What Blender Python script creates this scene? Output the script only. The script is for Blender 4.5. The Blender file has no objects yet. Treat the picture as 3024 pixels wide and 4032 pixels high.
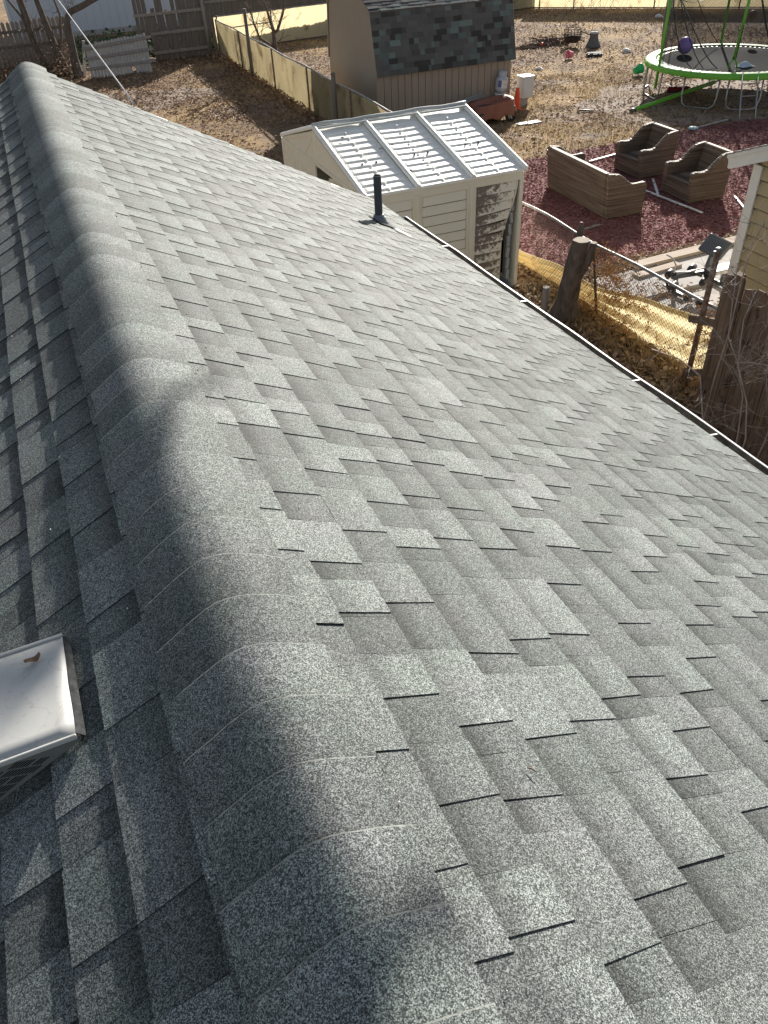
import bpy, bmesh, math, random
import numpy as np
from mathutils import Vector, Matrix, Euler
import mathutils.noise as mn

sc = bpy.context.scene
col = sc.collection

# ---------------------------------------------------------------- camera, light, exposure
cam_data = bpy.data.cameras.new("camera")
cam = bpy.data.objects.new("camera", cam_data)
col.objects.link(cam)
sc.camera = cam
cam_data.sensor_fit = 'VERTICAL'
cam_data.sensor_height = 36.0
cam_data.lens = 27.34
cam_data.clip_start = 0.05
cam_data.clip_end = 400
Rt = Vector((0.9194129, -0.39109388, -0.04153921))
Dn = Vector((-0.2780756, -0.57173807, -0.77187404))
Fw = Vector((0.27812566, 0.72122199, -0.63441702))
m3 = Matrix((Rt, -Dn, -Fw)).transposed()
cam.matrix_world = Matrix.Translation((-0.0864, 0.0, 1.0594)) @ m3.to_4x4()

world = bpy.data.worlds.new("World")
sc.world = world
world.use_nodes = True
wn = world.node_tree.nodes
wl = world.node_tree.links
wn.clear()
SUN_EL = math.radians(21.6)
SUN_AZ = math.radians(38.0)
wo = wn.new('ShaderNodeOutputWorld')
wb = wn.new('ShaderNodeBackground')
ws = wn.new('ShaderNodeTexSky')
ws.sky_type = 'NISHITA'
ws.sun_disc = False
ws.sun_elevation = SUN_EL
ws.sun_rotation = SUN_AZ
wb.inputs['Strength'].default_value = 0.06
wh = wn.new('ShaderNodeHueSaturation')
wh.inputs['Saturation'].default_value = 0.62
wl.new(ws.outputs[0], wh.inputs['Color'])
wl.new(wh.outputs[0], wb.inputs[0])
wl.new(wb.outputs[0], wo.inputs[0])
sun_data = bpy.data.lights.new("sun", 'SUN')
sun_data.energy = 4.9
sun_data.angle = math.radians(0.55)
sun_data.color = (1.0, 0.94, 0.86)
sun = bpy.data.objects.new("sun", sun_data)
col.objects.link(sun)
sdir = Vector((math.sin(SUN_AZ) * math.cos(SUN_EL), math.cos(SUN_AZ) * math.cos(SUN_EL), math.sin(SUN_EL)))
sun.rotation_euler = sdir.to_track_quat('Z', 'Y').to_euler()
sc.view_settings.view_transform = 'Standard'
sc.view_settings.look = 'None'
sc.view_settings.gamma = 1.0
sc.view_settings.use_curve_mapping = False
sc.view_settings.exposure = 1.0
sc.render.engine = 'CYCLES'
sc.cycles.max_bounces = 6
sc.cycles.transparent_max_bounces = 16

G = -4.2            # ground level, the roof ridge is at z = 0
rnd = random.Random(7)

# ---------------------------------------------------------------- materials
MATS = {}


def mat(name, c1, c2=None, rough=0.85, scale=8.0, contrast=1.0, stretch=None, bump=0.0, bump_scale=None,
        spec=0.3, metal=0.0, tone=None, island=0.0, third=None, third_scale=1.0, third_w=0.5, trans=0.0, detail=6.0, sheen=0.0):
    """Principled material: c1/c2 mixed by noise, third colour by a larger noise, optional per-island and tone variation."""
    m = bpy.data.materials.new(name)
    m.use_nodes = True
    n = m.node_tree.nodes
    l = m.node_tree.links
    b = n['Principled BSDF']
    b.inputs['Roughness'].default_value = rough
    b.inputs['Metallic'].default_value = metal
    b.inputs['Specular IOR Level'].default_value = spec
    tc = n.new('ShaderNodeTexCoord')
    vec = tc.outputs['Object']
    if stretch:
        mp = n.new('ShaderNodeMapping')
        mp.inputs['Scale'].default_value = stretch
        l.new(vec, mp.inputs[0])
        vec = mp.outputs[0]
    nz = n.new('ShaderNodeTexNoise')
    nz.inputs['Scale'].default_value = scale
    nz.inputs['Detail'].default_value = detail
    nz.inputs['Roughness'].default_value = 0.65
    l.new(vec, nz.inputs['Vector'])
    rp = n.new('ShaderNodeValToRGB')
    w = 0.22 / max(contrast, 0.01)
    rp.color_ramp.elements[0].position = max(0.0, 0.5 - w)
    rp.color_ramp.elements[1].position = min(1.0, 0.5 + w)
    rp.color_ramp.elements[0].color = (*c1, 1)
    rp.color_ramp.elements[1].color = (*(c2 or c1), 1)
    l.new(nz.outputs[0], rp.inputs[0])
    out = rp.outputs[0]
    if third:
        nz2 = n.new('ShaderNodeTexNoise')
        nz2.inputs['Scale'].default_value = third_scale
        nz2.inputs['Detail'].default_value = 5
        l.new(tc.outputs['Object'], nz2.inputs['Vector'])
        r2 = n.new('ShaderNodeValToRGB')
        r2.color_ramp.elements[0].position = 0.5 - 0.3 * (1 - third_w) - 0.02 + 0.05 * (0.5 - third_w)
        r2.color_ramp.elements[0].position = 0.62 - 0.22 * third_w * 2 * 0.5
        r2.color_ramp.elements[1].position = min(1, r2.color_ramp.elements[0].position + 0.16)
        r2.color_ramp.elements[0].color = (0, 0, 0, 1)
        r2.color_ramp.elements[1].color = (1, 1, 1, 1)
        l.new(nz2.outputs[0], r2.inputs[0])
        mx = n.new('ShaderNodeMix')
        mx.data_type = 'RGBA'
        l.new(r2.outputs[0], mx.inputs[0])
        l.new(out, mx.inputs[6])
        mx.inputs[7].default_value = (*third, 1)
        out = mx.outputs[2]
    if island:
        ge = n.new('ShaderNodeNewGeometry')
        mr = n.new('ShaderNodeMapRange')
        mr.inputs['To Min'].default_value = 1 - island
        mr.inputs['To Max'].default_value = 1 + island
        l.new(ge.outputs['Random Per Island'], mr.inputs[0])
        hs = n.new('ShaderNodeHueSaturation')
        l.new(mr.outputs[0], hs.inputs['Value'])
        l.new(out, hs.inputs['Color'])
        out = hs.outputs[0]
    if tone:
        at = n.new('ShaderNodeAttribute')
        at.attribute_name = 'tone'
        hs = n.new('ShaderNodeHueSaturation')
        l.new(at.outputs['Fac'], hs.inputs['Value'])
        l.new(out, hs.inputs['Color'])
        out = hs.outputs[0]
    l.new(out, b.inputs['Base Color'])
    if bump:
        nb = n.new('ShaderNodeTexNoise')
        nb.inputs['Scale'].default_value = bump_scale or scale
        nb.inputs['Detail'].default_value = 5
        l.new(vec, nb.inputs['Vector'])
        bm = n.new('ShaderNodeBump')
        bm.inputs['Strength'].default_value = bump
        bm.inputs['Distance'].default_value = 0.01
        l.new(nb.outputs[0], bm.inputs['Height'])
        l.new(bm.outputs[0], b.inputs['Normal'])
    if trans:
        t = n.new('ShaderNodeBsdfTranslucent')
        l.new(out, t.inputs['Color'])
        ms = n.new('ShaderNodeMixShader')
        ms.inputs[0].default_value = trans
        l.new(b.outputs[0], ms.inputs[1])
        l.new(t.outputs[0], ms.inputs[2])
        l.new(ms.outputs[0], n['Material Output'].inputs[0])
    MATS[name] = m
    return m


def shingle_material(name, base, fleck_lo, fleck_hi, blotch=0.12, gs=1.0):
    """Asphalt shingle: ceramic granules in several sizes, soft colour drift, tone from the strip's own blend."""
    m = bpy.data.materials.new(name)
    m.use_nodes = True
    n = m.node_tree.nodes
    l = m.node_tree.links
    b = n['Principled BSDF']
    b.inputs['Roughness'].default_value = 0.82
    b.inputs['Specular IOR Level'].default_value = 0.35
    tc = n.new('ShaderNodeTexCoord')
    v = n.new('ShaderNodeTexVoronoi')
    v.inputs['Scale'].default_value = 620 * gs
    l.new(tc.outputs['Object'], v.inputs['Vector'])
    sep = n.new('ShaderNodeSeparateColor')
    l.new(v.outputs['Color'], sep.inputs[0])
    nz = n.new('ShaderNodeTexNoise')
    nz.inputs['Scale'].default_value = 150 * gs
    nz.inputs['Detail'].default_value = 4
    nz.inputs['Roughness'].default_value = 0.8
    l.new(tc.outputs['Object'], nz.inputs['Vector'])
    nf = n.new('ShaderNodeTexNoise')
    nf.inputs['Scale'].default_value = 55 * gs
    nf.inputs['Detail'].default_value = 6
    nf.inputs['Roughness'].default_value = 0.85
    l.new(tc.outputs['Object'], nf.inputs['Vector'])
    a1 = n.new('ShaderNodeMath'); a1.operation = 'MULTIPLY_ADD'
    l.new(nz.outputs[0], a1.inputs[0]); a1.inputs[1].default_value = 0.65
    nfs = n.new('ShaderNodeMath'); nfs.operation = 'MULTIPLY'; nfs.inputs[1].default_value = 0.6
    l.new(nf.outputs[0], nfs.inputs[0]); l.new(nfs.outputs[0], a1.inputs[2])
    a2 = n.new('ShaderNodeMath'); a2.operation = 'MULTIPLY_ADD'
    l.new(sep.outputs[0], a2.inputs[0]); a2.inputs[1].default_value = 0.95
    l.new(a1.outputs[0], a2.inputs[2])
    mr = n.new('ShaderNodeMapRange')
    mr.inputs['From Min'].default_value = 0.56
    mr.inputs['From Max'].default_value = 1.64
    l.new(a2.outputs[0], mr.inputs[0])
    rp = n.new('ShaderNodeValToRGB')
    e = rp.color_ramp.elements
    e[0].position = 0.0; e[0].color = (*fleck_lo, 1)
    e[1].position = 1.0; e[1].color = (*fleck_hi, 1)
    mid = e.new(0.5); mid.color = (*base, 1)
    l.new(mr.outputs[0], rp.inputs[0])
    # colour drift
    nd = n.new('ShaderNodeTexNoise')
    nd.inputs['Scale'].default_value = 3.1
    nd.inputs['Detail'].default_value = 4
    l.new(tc.outputs['Object'], nd.inputs['Vector'])
    md = n.new('ShaderNodeMapRange')
    md.inputs['From Min'].default_value = 0.3; md.inputs['From Max'].default_value = 0.7
    md.inputs['To Min'].default_value = 1 - blotch; md.inputs['To Max'].default_value = 1 + blotch
    l.new(nd.outputs[0], md.inputs[0])
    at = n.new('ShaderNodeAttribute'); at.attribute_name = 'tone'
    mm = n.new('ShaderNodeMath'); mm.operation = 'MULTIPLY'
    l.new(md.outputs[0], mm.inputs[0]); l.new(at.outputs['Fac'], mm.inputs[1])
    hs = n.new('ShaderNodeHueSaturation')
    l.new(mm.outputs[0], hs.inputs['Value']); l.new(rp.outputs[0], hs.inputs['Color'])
    # greenish / purplish granule tint, drifting along the roof
    nt = n.new('ShaderNodeTexNoise'); nt.inputs['Scale'].default_value = 6.0
    l.new(tc.outputs['Object'], nt.inputs['Vector'])
    rt = n.new('ShaderNodeValToRGB')
    rt.color_ramp.elements[0].position = 0.35; rt.color_ramp.elements[0].color = (0.965, 1.02, 0.99, 1)
    rt.color_ramp.elements[1].position = 0.65; rt.color_ramp.elements[1].color = (1.01, 0.99, 1.012, 1)
    l.new(nt.outputs[0], rt.inputs[0])
    mu = n.new('ShaderNodeMix'); mu.data_type = 'RGBA'; mu.blend_type = 'MULTIPLY'; mu.inputs[0].default_value = 1
    l.new(hs.outputs[0], mu.inputs[6]); l.new(rt.outputs[0], mu.inputs[7])
    l.new(mu.outputs[2], b.inputs['Base Color'])
    bm = n.new('ShaderNodeBump'); bm.inputs['Strength'].default_value = 0.35; bm.inputs['Distance'].default_value = 0.002
    l.new(sep.outputs[1], bm.inputs['Height']); l.new(bm.outputs[0], b.inputs['Normal'])
    MATS[name] = m
    return m


SH = shingle_material('shingle_granules', (0.100, 0.111, 0.107), (0.012, 0.014, 0.017), (0.41, 0.445, 0.425))
SHC = mat('shingle_cut_edge', (0.03, 0.03, 0.032), (0.05, 0.05, 0.05), rough=0.9, scale=60)
SHL = mat('lit_shingle_rim', (0.10, 0.11, 0.10), (0.34, 0.36, 0.34), rough=0.85, scale=90)  # paler colour imitates sun catching the thin edge of each ridge cap
LEADD = mat('dull_flange', (0.03, 0.032, 0.035), (0.08, 0.083, 0.086), rough=0.8, scale=60, contrast=1.5, spec=0.1)
SHB = mat('barn_shingle_blend', (0.095, 0.095, 0.095), (0.15, 0.145, 0.14), rough=0.9, scale=90, tone=True, bump=0.3)
SHT = mat('barn_teal_blend', (0.115, 0.15, 0.145), (0.17, 0.21, 0.20), rough=0.9, scale=90, tone=True, bump=0.3)
WHITE = mat('white_paint', (0.78, 0.79, 0.78), (0.66, 0.66, 0.64), rough=0.5, scale=6, contrast=0.7, bump=0.05)
GALV = mat('galvanised_steel', (0.42, 0.43, 0.43), (0.30, 0.31, 0.31), rough=0.42, scale=30, metal=0.7)
GUTTER = mat('gutter_inside', (0.07, 0.055, 0.042), (0.20, 0.17, 0.135), rough=0.9, scale=9, contrast=1.5)
FASCIA = mat('grey_siding_wall', (0.33, 0.33, 0.31), (0.38, 0.38, 0.36), rough=0.8, scale=3)
PIPEM = mat('dark_grey_pipe', (0.055, 0.06, 0.065), (0.09, 0.095, 0.10), rough=0.6, scale=25, bump=0.1)
LEAD = mat('grey_flashing', (0.16, 0.175, 0.19), (0.24, 0.25, 0.27), rough=0.45, scale=30, spec=0.6)
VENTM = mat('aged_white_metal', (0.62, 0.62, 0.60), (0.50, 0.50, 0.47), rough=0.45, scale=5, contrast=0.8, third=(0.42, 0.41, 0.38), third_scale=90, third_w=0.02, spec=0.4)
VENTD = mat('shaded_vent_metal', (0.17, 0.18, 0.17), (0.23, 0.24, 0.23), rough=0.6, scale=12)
BLACK = mat('black_void', (0.008, 0.008, 0.009), rough=0.9)
CREAM = mat('cream_plastic', (0.79, 0.745, 0.60), (0.84, 0.79, 0.65), rough=0.5, scale=3, contrast=0.8, bump=0.03)
ROOFP = mat('white_roof_plastic', (0.92, 0.90, 0.83), (0.87, 0.86, 0.80), rough=0.45, scale=4, contrast=0.8, spec=0.5)
GROOVE_SHADE = mat('groove_shade', (0.26, 0.23, 0.17), (0.36, 0.32, 0.25), rough=0.9, scale=12)  # shadow line under each wall lap, painted as a darker groove colour
GREYP = mat('weathered_valley_plastic', (0.42, 0.44, 0.44), (0.52, 0.54, 0.53), rough=0.5, scale=8)


def mildew_material():
    m = mat('mildewed_cream_plastic', (0.79, 0.75, 0.63), (0.84, 0.80, 0.68), rough=0.6, scale=3)
    n = m.node_tree.nodes; l = m.node_tree.links
    b = n['Principled BSDF']
    old = b.inputs['Base Color'].links[0].from_socket
    tc = n.new('ShaderNodeTexCoord')
    nz = n.new('ShaderNodeTexNoise'); nz.inputs['Scale'].default_value = 19; nz.inputs['Detail'].default_value = 9
    nz.inputs['Roughness'].default_value = 0.78
    mp = n.new('ShaderNodeMapping'); mp.inputs['Scale'].default_value = (0.8, 1, 1.1)
    l.new(tc.outputs['Object'], mp.inputs[0]); l.new(mp.outputs[0], nz.inputs['Vector'])
    at = n.new('ShaderNodeAttribute'); at.attribute_name = 'tone'
    ad = n.new('ShaderNodeMath'); ad.operation = 'ADD'
    l.new(nz.outputs[0], ad.inputs[0]); l.new(at.outputs['Fac'], ad.inputs[1])
    rp = n.new('ShaderNodeValToRGB'); rp.color_ramp.elements[0].position = 0.50; rp.color_ramp.elements[1].position = 0.56
    l.new(ad.outputs[0], rp.inputs[0])
    mx = n.new('ShaderNodeMix'); mx.data_type = 'RGBA'
    l.new(rp.outputs[0], mx.inputs[0]); l.new(old, mx.inputs[6]); mx.inputs[7].default_value = (0.20, 0.165, 0.135, 1)
    l.new(mx.outputs[2], b.inputs['Base Color'])
    return m


MILDEW = mildew_material()
TAN = mat('tan_painted_board', (0.34, 0.275, 0.215), (0.40, 0.33, 0.26), rough=0.8, scale=14, stretch=(1, 1, 0.08), contrast=0.8, bump=0.15)
BEIGE = mat('beige_lap_siding', (0.42, 0.35, 0.21), (0.46, 0.385, 0.24), rough=0.75, scale=6, bump=0.08)
CHAIN = mat('chain_link_wire', (0.12, 0.10, 0.08), (0.22, 0.20, 0.17), rough=0.5, scale=20, metal=0.5)
RAILM = mat('weathered_rail', (0.40, 0.41, 0.40), (0.17, 0.15, 0.14), rough=0.5, scale=9, contrast=1.6, metal=0.3)
DPOST = mat('dark_fence_post', (0.07, 0.06, 0.05), (0.13, 0.115, 0.10), rough=0.7, scale=12)
RUST = mat('rusty_steel', (0.16, 0.075, 0.04), (0.30, 0.24, 0.20), rough=0.75, scale=14, contrast=1.6, metal=0.2)
SCREEN = mat('yellow_screen_cloth', (0.88, 0.74, 0.42), (0.92, 0.81, 0.54), rough=0.8, scale=5, contrast=0.8, trans=0.72, third=(0.5, 0.34, 0.12), third_scale=3.0, third_w=0.15)
SCREENP = mat('pale_screen_cloth', (0.80, 0.72, 0.48), (0.66, 0.56, 0.33), rough=0.8, scale=4, contrast=0.8, trans=0.55, third=(0.36, 0.27, 0.15), third_scale=2.2, third_w=0.2)
SCREEND = mat('dusty_screen_cloth', (0.56, 0.48, 0.29), (0.40, 0.33, 0.19), rough=0.85, scale=3, contrast=1.0, stretch=(1, 1, 0.35), trans=0.5, third=(0.22, 0.15, 0.08), third_scale=1.8, third_w=0.45)
GWOOD = mat('grey_weathered_wood', (0.20, 0.175, 0.155), (0.32, 0.29, 0.26), rough=0.9, scale=16, stretch=(1, 1, 0.09), island=0.22, bump=0.3)
PWOOD = mat('pale_weathered_wood', (0.34, 0.31, 0.285), (0.46, 0.43, 0.40), rough=0.9, scale=16, stretch=(1, 1, 0.1), island=0.15, bump=0.3)
DWOOD = mat('dark_weathered_wood', (0.10, 0.085, 0.072), (0.21, 0.185, 0.16), rough=0.9, scale=18, stretch=(1, 1, 0.09), island=0.25, bump=0.3)
NWOOD = mat('brown_fence_wood', (0.075, 0.05, 0.036), (0.20, 0.145, 0.105), rough=0.9, scale=26, stretch=(1, 1, 0.07), contrast=1.3, island=0.25, bump=0.5, third=(0.03, 0.02, 0.016), third_scale=7, third_w=0.2)
PLANK = mat('sunbleached_plank', (0.36, 0.29, 0.23), (0.50, 0.43, 0.36), rough=0.9, scale=14, stretch=(0.1, 1, 1), contrast=1.2, bump=0.3)
BARK = mat('grey_brown_bark', (0.075, 0.06, 0.05), (0.19, 0.155, 0.13), rough=0.95, scale=16, stretch=(1, 1, 0.3), contrast=1.3, bump=0.8)
STUMPW = mat('cut_wood_face', (0.42, 0.36, 0.29), (0.30, 0.25, 0.20), rough=0.9, scale=20, bump=0.2)
TWIG = mat('pale_twig', (0.24, 0.19, 0.165), (0.42, 0.36, 0.33), rough=0.8, scale=8, contrast=1.3)
TWIGD = mat('brown_twig', (0.12, 0.085, 0.065), (0.24, 0.17, 0.13), rough=0.9, scale=8)
VINE = mat('dry_orange_vine', (0.30, 0.15, 0.055), (0.48, 0.27, 0.11), rough=0.8, scale=6, island=0.35, trans=0.3)
WIREM = mat('white_cable', (0.62, 0.62, 0.62), (0.5, 0.5, 0.5), rough=0.5)
WICK = None
WALLW = mat('pale_blue_white_wall', (0.52, 0.56, 0.62), (0.58, 0.61, 0.66), rough=0.8, scale=1.2, contrast=0.7)
CONC = mat('grey_concrete', (0.36, 0.34, 0.32), (0.48, 0.46, 0.44), rough=0.9, scale=7, third=(0.28, 0.26, 0.24), third_scale=1.7, third_w=0.35, bump=0.2, bump_scale=60)
GREENF = mat('lime_green_vinyl', (0.12, 0.42, 0.03), (0.17, 0.52, 0.05), rough=0.45, scale=12, spec=0.5, bump=0.25)
MATF = mat('black_jump_mat', (0.035, 0.037, 0.036), (0.05, 0.052, 0.05), rough=0.85, scale=120, spec=0.08)
BLACKP = mat('black_plastic', (0.02, 0.02, 0.022), (0.035, 0.035, 0.037), rough=0.45, scale=20, spec=0.5)
PADM = mat('slate_grey_vinyl', (0.065, 0.075, 0.09), (0.09, 0.10, 0.115), rough=0.38, scale=14, spec=0.55, bump=0.08)
STEELB = mat('brushed_steel_bar', (0.55, 0.56, 0.57), (0.42, 0.43, 0.44), rough=0.3, metal=0.9)
PURPLE = mat('purple_rubber', (0.30, 0.19, 0.55), (0.34, 0.22, 0.60), rough=0.4, scale=8, spec=0.5)
BROWNB = mat('brown_rubber', (0.17, 0.07, 0.04), (0.2, 0.09, 0.05), rough=0.6, scale=8)
ORANGE = mat('orange_cone_plastic', (0.85, 0.09, 0.02), (0.95, 0.12, 0.03), rough=0.5, scale=8)
TARP = mat('rust_brown_tarp', (0.24, 0.085, 0.05), (0.32, 0.125, 0.08), rough=0.55, scale=6, spec=0.4, bump=0.3)
TANKW = mat('dirty_white_tank', (0.55, 0.56, 0.58), (0.42, 0.44, 0.47), rough=0.5, scale=9, contrast=1.2)
BLUEP = mat('blue_print', (0.10, 0.13, 0.28), (0.14, 0.17, 0.32), rough=0.5)
REDP = mat('red_print', (0.55, 0.08, 0.06), rough=0.5)
MAROON = mat('maroon_bristle', (0.22, 0.02, 0.03), (0.32, 0.04, 0.05), rough=0.7, scale=60, bump=0.5)
GRNB = mat('green_bucket', (0.02, 0.45, 0.16), (0.03, 0.55, 0.2), rough=0.4)
PINKB = mat('pink_bucket', (0.72, 0.18, 0.28), (0.78, 0.25, 0.33), rough=0.5)
SKYB = mat('pale_blue_cloth', (0.55, 0.66, 0.80), (0.66, 0.75, 0.86), rough=0.6)
CYANP = mat('pale_cyan_plastic', (0.35, 0.58, 0.62), rough=0.5)
STONE = mat('dark_grey_clay', (0.11, 0.11, 0.115), (0.17, 0.17, 0.175), rough=0.8, scale=14)
IRON = mat('rusty_black_iron', (0.03, 0.024, 0.02), (0.08, 0.05, 0.035), rough=0.8, scale=18)
MULCHB = mat('red_mulch_bed', (0.23, 0.105, 0.10), (0.32, 0.155, 0.145), rough=0.95, scale=22, contrast=1.1, bump=0.8)
CHIP = mat('red_mulch_chip', (0.27, 0.115, 0.105), (0.34, 0.155, 0.14), rough=0.9, scale=3, island=0.35, spec=0.15)
LEAF = mat('dry_leaf', (0.32, 0.225, 0.14), (0.45, 0.33, 0.22), rough=0.7, scale=1.5, island=0.32, spec=0.2, trans=0.15)
LEAFD = mat('brown_leaf', (0.22, 0.14, 0.085), (0.36, 0.25, 0.165), rough=0.75, scale=1.5, island=0.4, spec=0.2, trans=0.2)
GRASSD = mat('dry_grass_blade', (0.30, 0.22, 0.10), (0.42, 0.32, 0.17), rough=0.8, scale=1.0, island=0.35, trans=0.2)
GRASSG = mat('green_ivy', (0.045, 0.07, 0.03), (0.09, 0.12, 0.05), rough=0.8, scale=2.0, island=0.4)


def wicker_material():
    m = bpy.data.materials.new('brown_wicker')
    m.use_nodes = True
    n = m.node_tree.nodes; l = m.node_tree.links
    b = n['Principled BSDF']; b.inputs['Roughness'].default_value = 0.6; b.inputs['Specular IOR Level'].default_value = 0.15
    tc = n.new('ShaderNodeTexCoord')
    sp = n.new('ShaderNodeSeparateXYZ'); l.new(tc.outputs['Object'], sp.inputs[0])
    # horizontal strands about 8 mm high, passing over and under uprights every 45 mm
    def wave(sock, freq, phase=None):
        a = n.new('ShaderNodeMath'); a.operation = 'MULTIPLY'; l.new(sock, a.inputs[0]); a.inputs[1].default_value = freq
        if phase is not None:
            p = n.new('ShaderNodeMath'); p.operation = 'ADD'; l.new(a.outputs[0], p.inputs[0]); l.new(phase, p.inputs[1]); a = p
        s = n.new('ShaderNodeMath'); s.operation = 'SINE'; l.new(a.outputs[0], s.inputs[0])
        return s.outputs[0]
    hz = wave(sp.outputs[2], 2 * math.pi / 0.021)
    sxy = n.new('ShaderNodeMath'); sxy.operation = 'ADD'; l.new(sp.outputs[0], sxy.inputs[0]); l.new(sp.outputs[1], sxy.inputs[1])
    up = wave(sxy.outputs[0], 2 * math.pi / 0.055)
    pr = n.new('ShaderNodeMath'); pr.operation = 'MULTIPLY'; l.new(hz, pr.inputs[0]); l.new(up, pr.inputs[1])
    ht = n.new('ShaderNodeMath'); ht.operation = 'ADD'; l.new(hz, ht.inputs[0]); l.new(pr.outputs[0], ht.inputs[1])
    mp = n.new('ShaderNodeMapping'); mp.inputs['Scale'].default_value = (1.2, 1.2, 46)
    l.new(tc.outputs['Object'], mp.inputs[0])
    nz = n.new('ShaderNodeTexNoise'); nz.inputs['Scale'].default_value = 1.0; nz.inputs['Detail'].default_value = 3
    l.new(mp.outputs[0], nz.inputs['Vector'])
    ad = n.new('ShaderNodeMath'); ad.operation = 'MULTIPLY_ADD'; l.new(ht.outputs[0], ad.inputs[0]); ad.inputs[1].default_value = 0.17
    l.new(nz.outputs[0], ad.inputs[2])
    rp = n.new('ShaderNodeValToRGB')
    e = rp.color_ramp.elements
    e[0].position = 0.22; e[0].color = (0.06, 0.043, 0.034, 1)
    e[1].position = 0.78; e[1].color = (0.34, 0.275, 0.21, 1)
    k = e.new(0.5); k.color = (0.165, 0.125, 0.097, 1)
    l.new(ad.outputs[0], rp.inputs[0]); l.new(rp.outputs[0], b.inputs['Base Color'])
    bm = n.new('ShaderNodeBump'); bm.inputs['Strength'].default_value = 0.8; bm.inputs['Distance'].default_value = 0.006
    l.new(ht.outputs[0], bm.inputs['Height']); l.new(bm.outputs[0], b.inputs['Normal'])
    return m


WICK = wicker_material()


def net_material():
    m = bpy.data.materials.new('black_safety_net')
    m.use_nodes = True
    n = m.node_tree.nodes; l = m.node_tree.links
    b = n['Principled BSDF']; b.inputs['Base Color'].default_value = (0.03, 0.03, 0.032, 1); b.inputs['Roughness'].default_value = 0.6
    t = n.new('ShaderNodeBsdfTransparent')
    ms = n.new('ShaderNodeMixShader')
    at = n.new('ShaderNodeAttribute'); at.attribute_name = 'tone'
    l.new(at.outputs['Fac'], ms.inputs[0])
    l.new(t.outputs[0], ms.inputs[1]); l.new(b.outputs[0], ms.inputs[2])
    l.new(ms.outputs[0], n['Material Output'].inputs[0])
    return m


def add_drip_lines(m, col_, scale, width):
    """dried water lines: thin contours of a stretched noise"""
    n = m.node_tree.nodes; l = m.node_tree.links; b = n['Principled BSDF']
    old = b.inputs['Base Color'].links[0].from_socket
    tc = n.new('ShaderNodeTexCoord'); nz = n.new('ShaderNodeTexNoise'); nz.inputs['Scale'].default_value = scale; nz.inputs['Detail'].default_value = 3
    nz.inputs['Distortion'].default_value = 0.6
    l.new(tc.outputs['Object'], nz.inputs['Vector'])
    r = n.new('ShaderNodeValToRGB'); e = r.color_ramp.elements
    e[0].position = 0.5 - width; e[0].color = (0, 0, 0, 1); e[1].position = 0.5; e[1].color = (1, 1, 1, 1)
    k = e.new(0.5 + width * 0.3); k.color = (0, 0, 0, 1)
    l.new(nz.outputs[0], r.inputs[0])
    mx = n.new('ShaderNodeMix'); mx.data_type = 'RGBA'; l.new(r.outputs[0], mx.inputs[0]); l.new(old, mx.inputs[6]); mx.inputs[7].default_value = (*col_, 1)
    l.new(mx.outputs[2], b.inputs['Base Color'])


add_drip_lines(VENTM, (0.47, 0.46, 0.43), 9.0, 0.012)
NET = net_material()


def ground_material():
    m = bpy.data.materials.new('yard_soil')
    m.use_nodes = True
    n = m.node_tree.nodes; l = m.node_tree.links
    b = n['Principled BSDF']; b.inputs['Roughness'].default_value = 0.95; b.inputs['Specular IOR Level'].default_value = 0.15
    tc = n.new('ShaderNodeTexCoord')
    def noise(s, d=6, r=0.65):
        z = n.new('ShaderNodeTexNoise'); z.inputs['Scale'].default_value = s; z.inputs['Detail'].default_value = d
        z.inputs['Roughness'].default_value = r; l.new(tc.outputs['Object'], z.inputs['Vector']); return z.outputs[0]
    def ramp(s, a, b_, c1, c2):
        r = n.new('ShaderNodeValToRGB'); r.color_ramp.elements[0].position = a; r.color_ramp.elements[1].position = b_
        r.color_ramp.elements[0].color = (*c1, 1); r.color_ramp.elements[1].color = (*c2, 1); l.new(s, r.inputs[0]); return r.outputs[0]
    def mix(f, a, b_):
        x = n.new('ShaderNodeMix'); x.data_type = 'RGBA'; l.new(f, x.inputs[0]); l.new(a, x.inputs[6]); l.new(b_, x.inputs[7]); return x.outputs[2]
    soil = ramp(noise(4.0, 9, 0.75), 0.35, 0.68, (0.17, 0.112, 0.068), (0.30, 0.205, 0.13))
    straw = ramp(noise(9.0, 9, 0.8), 0.35, 0.65, (0.29, 0.19, 0.09), (0.44, 0.31, 0.16))
    bare = ramp(noise(14.0, 8, 0.7), 0.3, 0.7, (0.19, 0.145, 0.115), (0.30, 0.24, 0.20))
    f1 = ramp(noise(0.55, 5), 0.47, 0.60, (0, 0, 0), (1, 1, 1))
    f2 = ramp(noise(0.33, 6), 0.57, 0.66, (0, 0, 0), (1, 1, 1))
    c = mix(f1, soil, straw)
    c = mix(f2, c, bare)
    l.new(c, b.inputs['Base Color'])
    bm = n.new('ShaderNodeBump'); bm.inputs['Strength'].default_value = 0.9; bm.inputs['Distance'].default_value = 0.05
    l.new(noise(11, 9, 0.75), bm.inputs['Height']); l.new(bm.outputs[0], b.inputs['Normal'])
    return m


SOIL = ground_material()
BARE = mat('bare_grey_dirt', (0.22, 0.165, 0.125), (0.34, 0.265, 0.21), rough=0.95, scale=8, contrast=1.1, third=(0.14, 0.10, 0.075), third_scale=3, third_w=0.4, bump=0.8, bump_scale=26)

# ---------------------------------------------------------------- mesh helpers
WM = {}     # world matrix of every object made here


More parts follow.
